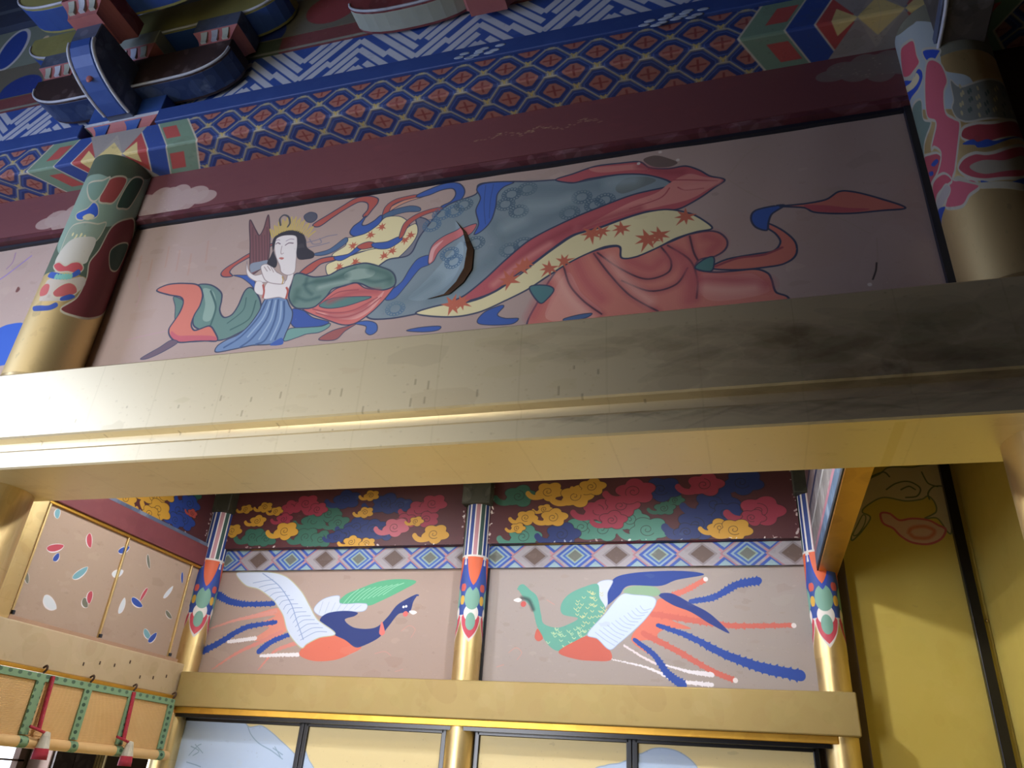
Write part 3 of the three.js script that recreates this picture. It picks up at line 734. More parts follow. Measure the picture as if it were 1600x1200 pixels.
const COLL = { w: 800, h: 558, strokes: [
  ['r','#4c5a48',0,0,[0,0,800,330]],
  ['b','#7d9482',0,0,[152,77,265,71,364,75,524,30,560,1,574,105,447,186,346,221,275,291,154,233,151,142]],
  ['b','#93423e','#b9b29a',5,[343,82,417,66,404,131,370,145,332,141]],
  ['b','#31493a','#b9b29a',5,[440,59,505,44,486,121,453,139,420,138]],
  ['b','#6f8a78','#b9b29a',5,[232,98,309,89,340,79,323,141,281,140]],
  ['b','#2b50a8','#b9b29a',4,[241,180,291,168,310,150,338,157,355,179,337,192,310,191,290,199,257,195]],
  ['b','#c3b990',0,0,[288,188,315,180,343,185,321,197,294,195]],
  ['b','#83937f','#b9b29a',4,[237,224,296,205,368,201,404,191,398,233,369,251,285,256,269,285,248,310]],
  ['d','#c9bf8c',5,0,[273,236]],
  ['d','#c9bf8c',5,0,[293,248]],
  ['d','#c9bf8c',5,0,[296,240]],
  ['d','#c9bf8c',5,0,[313,252]],
  ['d','#c9bf8c',5,0,[315,244]],
  ['d','#c9bf8c',5,0,[317,236]],
  ['d','#c9bf8c',5,0,[334,247]],
  ['d','#c9bf8c',5,0,[336,239]],
  ['d','#c9bf8c',5,0,[352,249]],
  ['d','#c9bf8c',5,0,[354,242]],
  ['b','#6e2f30','#b9b29a',5,[436,194,491,156,553,144,638,210,638,296,614,359,501,407,410,420,361,413,407,379,415,331,401,294,420,257]],
  ['b','#31483c','#b9b29a',4,[473,247,518,212,581,201,569,264,510,282]],
  ['b','#b9b4a4',0,0,[268,255,344,238,390,239,391,280,378,303,270,323,232,297]],
  ['b','#b04a4c','#b9b29a',4,[235,314,262,306,304,315,328,305,362,301,386,313,368,328,324,329,278,331]],
  ['b','#33519a',0,0,[229,341,237,330,298,335,337,336,367,318,381,326,355,340,294,349]],
  ['d','#6fa898',8,0,[280,343]],
  ['d','#6fa898',8,0,[295,343]],
  ['d','#6fa898',8,0,[309,342]],
  ['d','#6fa898',8,0,[322,341]],
  ['d','#6fa898',8,0,[334,340]],
  ['d','#6fa898',8,0,[347,339]],
  ['b','#b3a898',0,0,[239,376,239,349,325,349,399,331,419,346,395,374,361,395,246,400]],
  ['b','#b25a54',0,0,[213,370,234,359,265,364,269,385,231,387]],
  ['b','#a8504c','#b9b29a',4,[298,381,315,365,350,352,384,355,399,369,372,382,322,391]],
  ['b','#2f4a94',0,0,[210,411,249,411,301,411,331,402,344,410,310,422,238,423]],
  ['b','#2f4a94',0,0,[343,389,376,377,399,379,379,390,348,396]],
] };
const COLR = { w: 780, h: 558, strokes: [
  ['r','#6b6a58',0,0,[0,0,780,140]],
  ['b','#9aa3a0',0,0,[65,-1,197,28,279,38,313,41,389,74,368,124,364,171,459,205,420,266,68,158,66,67]],
  ['b','#b8505c','#b3ad98',6,[161,53,216,59,261,70,259,103,260,124,217,128,165,123,90,94,120,72]],
  ['b','#2443a0','#b3ad98',6,[295,105,368,124,352,136,327,142,297,131]],
  ['b','#2443a0','#b3ad98',5,[66,99,130,115,191,136,242,130,263,142,255,159,213,169,158,165,66,152,67,140]],
  ['b','#c2b690',0,0,[65,112,158,135,206,138,230,136,239,150,211,156,159,150,65,124]],
  ['b','#66786a','#b3ad98',5,[207,188,194,226,235,249,155,264,66,270,67,187,67,172]],
  ['b','#74766a','#b3ad98',4,[375,195,417,216,581,202,685,207,688,275,439,288,365,277,347,250,364,234]],
  ['d','#a89c74',5,0,[405,214]],
  ['d','#4d5a50',5,0,[431,230]],
  ['d','#a89c74',5,0,[457,245]],
  ['d','#4d5a50',5,0,[485,259]],
  ['d','#a89c74',5,0,[515,271]],
  ['d','#4d5a50',5,0,[624,211]],
  ['d','#a89c74',5,0,[690,210]],
  ['d','#4d5a50',5,0,[688,228]],
  ['d','#a89c74',5,0,[385,250]],
  ['d','#4d5a50',5,0,[411,266]],
  ['d','#a89c74',5,0,[474,225]],
  ['d','#4d5a50',5,0,[503,238]],
  ['d','#a89c74',5,0,[536,249]],
  ['d','#4d5a50',5,0,[574,258]],
  ['d','#a89c74',5,0,[632,261]],
  ['d','#4d5a50',5,0,[687,210]],
  ['d','#a89c74',5,0,[400,231]],
  ['d','#4d5a50',5,0,[426,247]],
  ['d','#a89c74',5,0,[452,262]],
  ['d','#4d5a50',5,0,[479,276]],
  ['d','#a89c74',5,0,[559,226]],
  ['d','#4d5a50',5,0,[607,231]],
  ['d','#a89c74',5,0,[690,227]],
  ['d','#4d5a50',5,0,[688,245]],
  ['d','#a89c74',5,0,[380,266]],
  ['d','#4d5a50',5,0,[441,227]],
  ['d','#a89c74',5,0,[468,242]],
  ['d','#4d5a50',5,0,[497,255]],
  ['d','#a89c74',5,0,[528,267]],
  ['d','#4d5a50',5,0,[564,276]],
  ['d','#a89c74',5,0,[689,208]],
  ['d','#4d5a50',5,0,[688,227]],
  ['d','#a89c74',5,0,[395,248]],
  ['d','#4d5a50',5,0,[420,264]],
  ['d','#a89c74',5,0,[446,279]],
  ['d','#4d5a50',5,0,[516,233]],
  ['d','#a89c74',5,0,[550,244]],
  ['d','#4d5a50',5,0,[593,251]],
  ['d','#a89c74',5,0,[690,243]],
  ['d','#4d5a50',5,0,[687,209]],
  ['d','#a89c74',5,0,[409,228]],
  ['d','#4d5a50',5,0,[436,244]],
  ['d','#a89c74',5,0,[462,259]],
  ['d','#4d5a50',5,0,[490,272]],
  ['d','#a89c74',5,0,[576,220]],
  ['d','#4d5a50',5,0,[636,222]],
  ['b','#b65560','#b3ad98',6,[293,137,351,150,362,192,334,213,317,250,342,269,361,283,333,316,288,358,269,372,347,389,362,407,317,413,271,423,184,402,220,383,168,343,216,329,244,312,216,293,193,290,260,257,223,225]],
  ['b','#8f3538','#b3ad98',6,[351,310,368,294,422,293,502,296,688,274,689,306,540,325,434,335,388,326]],
  ['b','#27428c',0,0,[351,321,392,321,407,328,446,327,476,332,540,325,635,312,471,339,406,339,391,332,355,325]],
  ['b','#9c4046','#b3ad98',6,[302,361,334,347,382,346,461,353,679,328,576,394,429,401,348,388]],
  ['b','#8d8470',0,0,[349,366,404,363,490,369,600,355,580,382,436,390,377,383]],
  ['b','#27428c',0,0,[375,397,425,407,487,409,572,398,559,410,481,417,392,409]],
  ['b','#a3444c','#b3ad98',5,[66,273,184,297,229,310,233,324,175,339,65,327,66,312]],
  ['b','#27428c',0,0,[159,312,206,315,217,323,182,322]],
  ['b','#27428c',0,0,[99,311,158,325,148,330,98,317]],
  ['b','#b04c56','#b3ad98',5,[66,345,120,339,210,346,245,356,260,372,229,373,143,368,66,365]],
  ['b','#a39a90','#b3ad98',3,[66,371,159,372,223,369,242,383,210,392,137,394,65,382]],
  ['b','#27428c',0,0,[65,381,159,395,175,403,66,405]],
  ['b','#a59f88',0,0,[269,372,301,373,367,399,556,414,544,426,383,413,358,403,319,390]],
] };
// ---------------------------------------------------------------- materials
function noiseCanvas(n, base, spread, blots) {
  const [c, g] = canvas(n, n, base);
  for (let i = 0; i < blots; i++) { g.globalAlpha = 0.03 + 0.09 * rnd(); g.fillStyle = spread[Math.floor(rnd() * spread.length)]; const r = 3 + rnd() * rnd() * n * 0.12; const x = rnd() * n, y = rnd() * n, e = 0.3 + rnd(), a = rnd() * 3; for (const ox of [-n, 0, n]) for (const oy of [-n, 0, n]) { g.beginPath(); g.ellipse(x + ox, y + oy, r, r * e, a, 0, 7); g.fill(); } }
  g.globalAlpha = 1; return [c, g];
}
function plain(hex, rough = 0.7, spread = ['#ffffff', '#000000']) {
  const [c] = noiseCanvas(256, hex, spread, 160);
  return new THREE.MeshStandardMaterial({ map: tex(c, true, [1.6, 1.6]), roughness: rough });
}
const [goldC, goldG] = noiseCanvas(1024, '#d9bf85', ['#b08a4a', '#f2e2b4', '#8c6c3c', '#e6cf96'], 420);
goldG.globalAlpha = 0.10; goldG.strokeStyle = '#7a5a2c'; goldG.lineWidth = 1.5;
for (let i = 0; i <= 8; i++) { goldG.beginPath(); goldG.moveTo(i * 128, 0); goldG.lineTo(i * 128, 1024); goldG.moveTo(0, i * 128); goldG.lineTo(1024, i * 128); goldG.stroke(); }
goldG.globalAlpha = 1;
const [goldR] = noiseCanvas(512, '#6a6a6a', ['#404040', '#a0a0a0'], 260);
const gold = new THREE.MeshStandardMaterial({ map: tex(goldC, true, [1, 1]), metalness: 0.9, roughness: 0.95, roughnessMap: tex(goldR, false, [1, 1]) });
const goldDeep = new THREE.MeshStandardMaterial({ map: tex(noiseCanvas(256, '#d6a544', ['#a87828', '#ecc566', '#8c6020'], 160)[0], true, [1.3, 1.3]), metalness: 0.85, roughness: 0.42 });
const goldMatte = new THREE.MeshStandardMaterial({ map: tex(noiseCanvas(512, '#a08a56', ['#8c7240', '#b4a070', '#7c643a'], 260)[0], true, [1.2, 1.2]), metalness: 0.4, roughness: 0.6 });
const lacquer = new THREE.MeshStandardMaterial({ color: '#0d0c10', roughness: 0.3 });
const darkFrame = new THREE.MeshStandardMaterial({ color: '#151822', roughness: 0.55 });
const maroon = plain('#6a3236', 0.7, ['#8c4a48', '#4a2026', '#7a4042']);
const tatami = plain('#b8aa80', 0.9, ['#a89a6c', '#c8bc94']);
const plaster = plain('#5a4c40', 0.95, ['#4a3e34', '#6c5c4e']);
const wood = plain('#4a3426', 0.7, ['#2c1e16', '#6a4c38']);
const goldPaper = plain('#cbb65a', 0.55, ['#b8a044', '#d8c670', '#c0a84c']);
const tan = plain('#a4836a', 0.8, ['#8c6c54', '#b89880']);

const cRimWhite = new THREE.MeshStandardMaterial({ color: '#d8d6d0', roughness: 0.5 });
// ---------------------------------------------------------------- the hall itself
struct('floor', mbox(-6.2, 4.2, -0.15, 0, -6.6, 5.4), tatami);
struct('ceiling', mbox(-6.2, 4.2, 5.7, 5.85, -6.6, 5.4), wood);
struct('wall_back', mbox(-6.2, 4.2, 0, 5.7, -6.6, -6.4), plaster);
struct('wall_right', mbox(4.0, 4.2, 0, 5.7, -6.4, 5.2), plaster);
struct('wall_left', [mbox(-4.9, -4.7, 0, 5.7, WIN.z1, 5.2), mbox(-4.9, -4.7, 0, 5.7, FAR.z1, WIN.z0), mbox(-4.9, -4.7, 0, 5.7, -6.4, FAR.z0),
  mbox(-4.9, -4.7, 0, WIN.y0, WIN.z0, WIN.z1), mbox(-4.9, -4.7, WIN.y1, 5.7, WIN.z0, WIN.z1), mbox(-4.9, -4.7, 0, FAR.y0, FAR.z0, FAR.z1), mbox(-4.9, -4.7, FAR.y1, 5.7, FAR.z0, FAR.z1)], plaster);
struct('wall_front', [mbox(-4.7, DOOR.x0, 0, 5.7, 5.0, 5.2), mbox(DOOR.x1, 4.0, 0, 5.7, 5.0, 5.2), mbox(DOOR.x0, DOOR.x1, 0, DOOR.y0, 5.0, 5.2), mbox(DOOR.x0, DOOR.x1, DOOR.y1, 5.7, 5.0, 5.2)], plaster);
struct('wall_partition', [mbox(-1.5, 4.0, 0, 5.7, 0.6, 0.68), mbox(-4.7, -1.5, 2.9, 5.7, 0.6, 0.68)], plaster);
function paperWindow(n, W, hue, glow, cols, rows) {                               // glowing paper behind a wooden lattice
  const m = new THREE.MeshStandardMaterial({ color: '#f4f2ea', emissive: hue, emissiveIntensity: glow, roughness: 0.9 });
  const alongZ = W.x !== undefined, a0 = alongZ ? W.z0 : W.x0, a1 = alongZ ? W.z1 : W.x1;
  const bar = (p0, p1, y0, y1, d) => alongZ ? mbox(W.x - 0.02 - d, W.x - 0.02, y0, y1, p0, p1) : mbox(p0, p1, y0, y1, W.z + 0.02, W.z + 0.02 + d);
  const o = struct('window_' + n, bar(a0, a1, W.y0, W.y1, 0.06), wood); o.visible = true;
  o.geometry.dispose(); const fr = [];
  fr.push(bar(a0, a1, W.y0, W.y0 + 0.05, 0.05), bar(a0, a1, W.y1 - 0.05, W.y1, 0.05), bar(a0, a0 + 0.05, W.y0, W.y1, 0.05), bar(a1 - 0.05, a1, W.y0, W.y1, 0.05));
  o.geometry = mergeGeometries(fr);
  const sh = alongZ ? [-0.05, 0, 0] : [0, 0, 0.05];
  part('paper', bar(a0, a1, W.y0, W.y1, 0.01).translate(...sh), m, o);
  for (let i = 1; i < cols; i++) part('muntin', bar(a0 + (a1 - a0) * i / cols - 0.009, a0 + (a1 - a0) * i / cols + 0.009, W.y0, W.y1, 0.03), wood, o);
  for (let i = 1; i < rows; i++) part('muntin', bar(a0, a1, W.y0 + (W.y1 - W.y0) * i / rows - 0.006, W.y0 + (W.y1 - W.y0) * i / rows + 0.006, 0.028), wood, o);
}
paperWindow(1, WIN, DAY.side, POWER.side * 0.08, 6, 6); paperWindow(2, DOOR, DAY.front, POWER.front * 0.08, 8, 5); paperWindow(3, FAR, DAY.far, POWER.far * 0.25, 4, 6);

// ---------------------------------------------------------------- front bay: columns, tie beam, murals
function bigColumn(x, P, label, grp) {
  const t = thing('painted_column', label, 'column', [x, -0.8333, -1.1], 'round columns of the front bay');
  part('gilded_shaft', cyl(x, -1.1, 0.07, 0.07, -0.8333, 0.70), gold, t, 'plain gilded lower shaft');
  const [c, g] = canvas(P.w, P.h, '#d9bf85'); const [mc, mg] = canvas(P.w, P.h, '#008ce6');
  const before = g.fillRect;
  ageing(g, P.w, P.h, 100, ['#b08a4a', '#f2e2b4', '#8c6c3c']);
  for (const s of P.strokes) { OPS[s[0]](g, ...s.slice(1)); const q = s.slice(); if (q[0] === 'b' || q[0] === 'r' || q[0] === 'd') { if (q[0] === 'd') { q[1] = '#00b000'; } else { q[1] = '#00b000'; if (q[2]) q[2] = '#00b030'; } OPS[q[0]](mg, ...q.slice(1)); } }
  ageing(g, P.w, P.h, 60, ['#3a3430', '#b8ae9c']);
  const [u0, u1] = P.arc, mr = tex(mc, false);
  const sleeve = new THREE.MeshStandardMaterial({ map: tex(c), metalness: 1, roughness: 1, metalnessMap: mr, roughnessMap: mr });
  const y0 = 0.70, y1 = 1.306, gg = cyl(x, -1.1, 0.0701, 0.0701, y0, 1.32, 48, true, u0 * Math.PI * 2, (u1 - u0) * Math.PI * 2);
  const p = gg.attributes.position; for (let i = 0; i < p.count; i++) if (p.getY(i) > Y(1.31)) p.setY(i, Y(1.305));
  const uv = gg.attributes.uv; for (let i = 0; i < uv.count; i++) if (uv.getY(i) > 0.5) uv.setY(i, (1.305 - 0.70) / 0.62);
  part('painted_sleeve', gg, sleeve, t, 'painted cloud and flower band over gilding');
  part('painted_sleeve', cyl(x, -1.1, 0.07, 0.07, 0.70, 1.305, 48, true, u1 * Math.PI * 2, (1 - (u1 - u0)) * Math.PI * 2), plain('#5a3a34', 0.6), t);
  return t;
}
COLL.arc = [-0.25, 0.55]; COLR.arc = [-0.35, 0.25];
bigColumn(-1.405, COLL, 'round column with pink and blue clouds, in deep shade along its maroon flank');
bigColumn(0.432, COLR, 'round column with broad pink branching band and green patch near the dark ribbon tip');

// tie beam: one long gilded profile with a groove above its lower fascia
{
  const x0 = -2.5, x1 = 1.1;
  const pts = [[-1.165, 0.467], [-1.003, 0.467], [-1.0, 0.470], [-1.0, 0.500], [-1.003, 0.504], [-1.018, 0.5045], [-1.02, 0.509], [-1.02, 0.527], [-1.003, 0.530], [-1.0, 0.533], [-1.0, 0.671], [-1.004, 0.675], [-1.165, 0.675]];
  let per = -0.165; const prof = pts.map((q, i) => { if (i) per += i < 11 ? Math.hypot(q[0] - pts[i - 1][0], q[1] - pts[i - 1][1]) : 0.004; return [q[0], q[1], (per + 0.17) / 0.46]; });
  const [c, g] = canvas(2048, 340, '#dfcfa6'); const px = 2048 / (x1 - x0), py = 340 / 0.46, PX = (x) => (x - x0) * px, PV = (v) => 340 - (v + 0.17) * py;
  ageing(g, 2048, 340, 500, ['#b89c64', '#f0e6c4', '#a08654', '#d0bc88', '#7c6848']);
  g.globalAlpha = 0.10; g.strokeStyle = '#7a6238'; for (let x = 0; x < 2048; x += 78) { g.beginPath(); g.moveTo(x, 0); g.lineTo(x + 3, 340); g.stroke(); }
  const blot = (x, v, rx, rv, n, col) => { for (let i = 0; i < n; i++) { g.globalAlpha = 0.02 + 0.04 * rnd(); g.fillStyle = col; const a = rnd() * 6.28, q = Math.sqrt(rnd()); g.beginPath(); g.ellipse(PX(x + Math.cos(a) * q * rx), PV(v + Math.sin(a) * q * rv), rx * px * (0.1 + 0.3 * rnd()), rv * py * (0.1 + 0.35 * rnd()), rnd() - 0.5, 0, 7); g.fill(); } };
  blot(0.02, 0.17, 0.12, 0.03, 60, '#5a4a30'); blot(0.12, 0.12, 0.2, 0.05, 60, '#5a4a30'); blot(0.3, 0.13, 0.2, 0.07, 90, '#4a3c28'); blot(0.22, 0.1, 0.025, 0.02, 40, '#3a2c1c'); blot(-0.2, 0.19, 0.14, 0.03, 30, '#6a5a3c');
  blot(-0.16, 0.03, 0.10, 0.008, 50, '#3a2e20'); blot(-0.02, 0.03, 0.12, 0.007, 40, '#4a3a26'); blot(0.2, 0.025, 0.25, 0.010, 70, '#4a3a26');
  g.globalAlpha = 0.35; g.fillStyle = '#6a5a40'; for (let i = 0; i < 34; i++) g.fillRect(PX(-1.4 + rnd() * 1.4), PV(0.06 + rnd() * 0.13), 1.5, 3 + rnd() * 9);
  g.globalAlpha = 0.8; g.fillStyle = '#d6c48c'; g.fillRect(PX(0.216), PV(-0.01), 8, 0.16 * py); g.globalAlpha = 1;
  const m = new THREE.MeshStandardMaterial({ map: tex(c), metalness: 0.7, roughness: 0.4 });
  const t = thing('gilded_tie_beam', 'long gilded tie beam with grooved lower edge under the maiden mural', 'beam', [-0.5, 0.467, -1.08]);
  part('beam_body', extrudeX(prof, x0, x1, true), m, t);
}
function frameStrips(t, x0, x1, right) {
  part('frame_strip', box(x0, x1, 1.158, 1.192, -1.140, -1.15), darkFrame, t, 'dark frame strip along the top');
  if (right) part('frame_strip', box(x1 - 0.016, x1, 0.66, 1.19, -1.138, -1.15), darkFrame, t, 'dark upright frame strip');
}
function foldBg(g, w, h) {                                                   // stained, mottled old paper
  for (let i = 0; i < 26; i++) { g.globalAlpha = 0.05; g.fillStyle = ['#8c6a56', '#d8c0aa', '#a47c68'][i % 3]; g.beginPath(); g.ellipse(rnd() * w, rnd() * h, 30 + rnd() * 140, 20 + rnd() * 60, rnd() * 3, 0, 7); g.fill(); }
  g.globalAlpha = 0.25; g.strokeStyle = '#a8705c'; for (let i = 0; i < 7; i++) { g.beginPath(); const x = w * (0.03 + 0.02 * i), y = h * (0.2 + 0.03 * (i % 3)); g.moveTo(x, y); g.lineTo(x + 12, y + h * 0.12); g.lineWidth = 5; g.stroke(); } g.globalAlpha = 1;
}
function rippled(x0, x1, y0, y1, z, amp) {                                   // slack paper sheet with real shallow waves
  const g = new THREE.PlaneGeometry((x1 - x0) * S, (y1 - y0) * S, 120, 30), p = g.attributes.position;
  for (let i = 0; i < p.count; i++) { const u = p.getX(i), v = p.getY(i); p.setZ(i, amp * (Math.sin(u * 9 + v * 3) * 0.5 + Math.sin(u * 23 - v * 7) * 0.25 + Math.sin(v * 14 + u * 4) * 0.35)); }
  g.computeVertexNormals(); return g.translate(S * (x0 + x1) / 2, Y((y0 + y1) / 2), S * z);
}
{
  const t = thing('maiden_mural', 'wide mural of a flying celestial maiden in trailing robes on tan paper', 'mural', [-0.495, 0.66, -1.15]);
  const m = painted(MURAL, '#a69084', { under: foldBg, age: 260, over: (g, w, h) => { g.globalAlpha = 0.14; g.fillStyle = '#a08878'; g.fillRect(0, 0, w, h); g.globalAlpha = 1; } });
  part('painted_sheet', rippled(-1.40, 0.41, 0.66, 1.20, -1.149, 0.004), m, t);
  part('backing_board', box(-1.40, 0.41, 0.66, 1.20, -1.156, -1.17), wood, t);
  frameStrips(t, -1.345, 0.375, true);
  // torn flap curling off the sheet
  const edge = [[-0.512, 1.049, 0], [-0.490, 1.012, 0.014], [-0.474, 0.960, 0.026], [-0.476, 0.912, 0.026], [-0.491, 0.883, 0.018], [-0.515, 0.860, 0.008], [-0.551, 0.855, 0]];
  const lift = 0.45, root = [[-0.513, 1.047], [-0.512, 1.01], [-0.512, 0.96], [-0.518, 0.915], [-0.527, 0.886], [-0.54, 0.866], [-0.552, 0.856]];
  const pos = [], idx = [], N = edge.length;
  edge.forEach((e, i) => { for (let k = 0; k <= 4; k++) { const f = k / 4; pos.push(S * (root[i][0] + (e[0] - root[i][0]) * f), Y(root[i][1] + (e[1] - root[i][1]) * f), S * (-1.1484 + e[2] * lift * f * f)); } });
  for (let i = 0; i < N - 1; i++) for (let k = 0; k < 4; k++) { const a = i * 5 + k; idx.push(a, a + 5, a + 1, a + 1, a + 5, a + 6); }
  const g = new THREE.BufferGeometry(); g.setAttribute('position', new THREE.Float32BufferAttribute(pos, 3)); g.setIndex(idx); g.computeVertexNormals();
  const fuv = []; for (let i = 0; i < pos.length; i += 3) fuv.push((pos[i] / S + 1.40) / 1.81, ((pos[i + 1] - 1.5) / S - 0.66) / 0.54);
  g.setAttribute('uv', new THREE.Float32BufferAttribute(fuv, 2));
  part('torn_flap', g, m, t, 'torn flap curling away from the sheet'); m.side = THREE.DoubleSide;
  const under = plain('#4a3018', 0.85); under.side = THREE.DoubleSide;
  const lip = [], li = []; edge.forEach((e, i) => { const w = [0, 0.006, 0.012, 0.014, 0.013, 0.010, 0][i]; lip.push(S * e[0], Y(e[1]), S * (-1.1482 + e[2] * lift), S * (e[0] + w), Y(e[1]), S * (-1.1484 + e[2] * lift * 0.4)); if (i) { const k = (i - 1) * 2; li.push(k, k + 1, k + 2, k + 1, k + 3, k + 2); } });
  const lg = new THREE.BufferGeometry(); lg.setAttribute('position', new THREE.Float32BufferAttribute(lip, 3)); lg.setIndex(li); lg.computeVertexNormals();
  part('flap_edge', metric(lg), under, t, 'brown torn edge turning under');
}
{
  const t = thing('side_mural', 'pale mural fragment with a blue patch beside the cloud painted column', 'mural', [-1.95, 0.66, -1.15]);
  part('painted_sheet', rippled(-2.5, -1.41, 0.66, 1.20, -1.149, 0.004), painted(SIDEMURAL, '#aa968a', { under: foldBg }), t);
  part('backing_board', box(-2.5, -1.41, 0.66, 1.20, -1.156, -1.17), wood, t);
  frameStrips(t, -2.5, -1.45, false);
}
// red head beams above the murals
function redBeam(x0, x1, label, clouds) {
  const W = Math.round((x1 - x0) * 760), H = 140, [c, g] = canvas(W, H, '#67383a');
  ageing(g, W, H, 240, ['#8c4646', '#4a2228', '#7c3c3e', '#5c2a30']);
  for (const [cx, cy, rx, ry, col] of clouds) { const X = (cx - x0) * 760; g.fillStyle = col; g.globalAlpha = 0.9; for (let i = 0; i < 9; i++) { g.beginPath(); g.ellipse(X + (i - 4) / 4 * rx * 700, cy * H + (i % 2 ? -6 : 6), rx * 260, ry * H * (1.15 - Math.abs(i - 4) / 6), 0, 0, 7); g.fill(); } g.fillStyle = '#c0b494'; for (let i = 0; i < 70; i++) { g.globalAlpha = 0.5 * rnd(); g.fillRect(X + (rnd() - 0.5) * rx * 1400, cy * H + (rnd() - 0.5) * ry * H * 1.6, 3, 1.5); } }
  g.globalAlpha = 0.5; g.fillStyle = '#a8966a'; if (x1 > 0) for (let i = 0; i < 90; i++) { const u = rnd(); g.fillRect(W * (0.5 + 0.16 * u), H * (0.42 + 0.16 * Math.sin(u * 20) * 0.3 + 0.08 * rnd()), 2 + 4 * rnd(), 2); }
  g.globalAlpha = 1;
  const t = thing('red_head_beam', label, 'beam', [(x0 + x1) / 2, 1.165, -1.14], 'red beams above the murals');
  part('beam_body', faceBox(x0, x1, 1.178, 1.306, -1.17, -1.123), new THREE.MeshStandardMaterial({ map: tex(c), roughness: 0.65 }), t);
  part('lower_lip', box(x0, x1, 1.166, 1.1785, -1.125, -1.17), plain('#54242a', 0.6), t);
}
redBeam(-1.36, 0.39, 'dull red head beam between the columns, grey cloud flecked at both ends', [[-1.26, 0.72, 0.11, 0.34, '#a48e86'], [0.33, 0.32, 0.09, 0.26, '#6e625a']]);
redBeam(-2.5, -1.45, 'short run of dull red head beam above the blue patched mural', [[-1.52, 0.75, 0.11, 0.32, '#a48e86']]);

// patterned plate on the column heads: diamonds with chevron sleeves over each column
{
  const x0 = -2.5, x1 = 0.62, W = 2048, k = W / (x1 - x0), H = Math.round(0.168 * k), [c, g] = canvas(W, H, '#77736a');
  const PXX = (x) => (x - x0) * k;
  const dia = (x, y, a, b, col) => { g.fillStyle = col; g.beginPath(); const m = 0.28; g.moveTo(x - a, y - b * m * 0.4); g.lineTo(x - a * m, y - b); g.lineTo(x + a * m, y - b); g.lineTo(x + a, y - b * m * 0.4); g.lineTo(x + a, y + b * m * 0.4); g.lineTo(x + a * m, y + b); g.lineTo(x - a * m, y + b); g.lineTo(x - a, y + b * m * 0.4); g.fill(); };
  for (let j = -1; j < 6; j++) for (let i = -1; i < 60; i++) {
    const x = (i + (j & 1 ? 0.5 : 0)) * 0.098 * k, y = j * 0.042 * k;
    dia(x, y, 0.0455 * k, 0.039 * k, '#a09c8c'); dia(x, y, 0.0425 * k, 0.036 * k, '#6e6c6a'); dia(x, y, 0.0395 * k, 0.033 * k, '#2c4078'); dia(x, y, 0.035 * k, 0.029 * k, '#4a6094'); dia(x, y, 0.033 * k, 0.027 * k, '#24346a'); dia(x, y, 0.024 * k, 0.019 * k, '#98655a');
    g.fillStyle = '#7c3c38'; g.fillRect(x - 1.5, y - 9, 3, 18); g.fillRect(x - 11, y - 1.2, 22, 2.4);
    g.strokeStyle = '#b5a15c'; g.lineWidth = 2; for (const s of [-1, 1]) { g.beginPath(); g.moveTo(x + 0.049 * k - 4, y + s * 7); g.lineTo(x + 0.049 * k + 4, y - s * 7); g.stroke(); }
  }
  const band = (cx, s, d0, d1, col, y0 = 0, y1 = 1) => { const X = (d, y) => PXX(cx) + s * (d + 0.05 * (0.5 - Math.abs(y - 0.5)) * 2) * k; g.fillStyle = col; g.beginPath(); for (const [d, a, b] of [[d0, y0, y1], [d1, y1, y0]]) for (let i = 0; i <= 8; i++) { const y = a + (b - a) * i / 8; g.lineTo(X(d, y), y * H); } g.fill(); };
  for (const cx of [-1.40, 0.33]) {
    for (const s of [-1, 1]) {
      band(cx, s, 0, 0.205, '#b8b3a0'); band(cx, s, 0, 0.2, '#6f8a74'); band(cx, s, 0.125, 0.165, '#a84e48', 0.1, 0.36); band(cx, s, 0.125, 0.165, '#a84e48', 0.64, 0.92); band(cx, s, 0, 0.12, '#b8b3a0'); band(cx, s, 0, 0.116, '#2c4688'); band(cx, s, 0, 0.066, '#c0b8a8'); band(cx, s, 0, 0.062, '#a84844');
    }
    g.fillStyle = '#9c958a'; g.fillRect(PXX(cx - 0.04), 0, 0.08 * k, H);
    for (const s of [-1, 1]) { const q = PXX(cx + s * 0.04); g.fillStyle = '#8f8a84'; for (const e of [0, 1]) { g.beginPath(); g.moveTo(q, H / 2); g.lineTo(q - 0.045 * k, e * H); g.lineTo(q + 0.045 * k, e * H); g.fill(); } g.fillStyle = '#cdbb7c'; g.beginPath(); g.moveTo(q, H / 2); g.lineTo(q - s * 0.04 * k, H * 0.22); g.lineTo(q - s * 0.04 * k, H * 0.78); g.fill(); g.beginPath(); g.moveTo(q, H / 2); g.lineTo(q + s * 0.032 * k, H * 0.3); g.lineTo(q + s * 0.045 * k, H * 0.5); g.lineTo(q + s * 0.032 * k, H * 0.7); g.fill(); }
  }
  ageing(g, W, H, 400, ['#3a3630', '#a8a294', '#5a4a40']);
  const pts = [[-1.17, 1.391], [-1.17, 1.306], [-1.045, 1.306], [-1.0415, 1.3075], [-1.04, 1.311], [-1.04, 1.391]];
  let per = -0.047; const prof = pts.map((q, i) => { if (i > 1) per += Math.hypot(q[0] - pts[i - 1][0], q[1] - pts[i - 1][1]); return [q[0], q[1], i < 2 ? 0 : per / 0.168]; }); prof[1][2] = -0.047 / 0.168; prof[5][2] = 1;
  const t = thing('patterned_plate', 'wall plate painted with red and blue lozenges resting on the column heads', 'plate beam', [-0.79, 1.306, -1.1]);
  part('plate_body', extrudeX(prof, x0, x1, true), new THREE.MeshStandardMaterial({ map: (() => { const q = tex(c); q.wrapT = THREE.RepeatWrapping; return q; })(), roughness: 0.6 }), t);
}
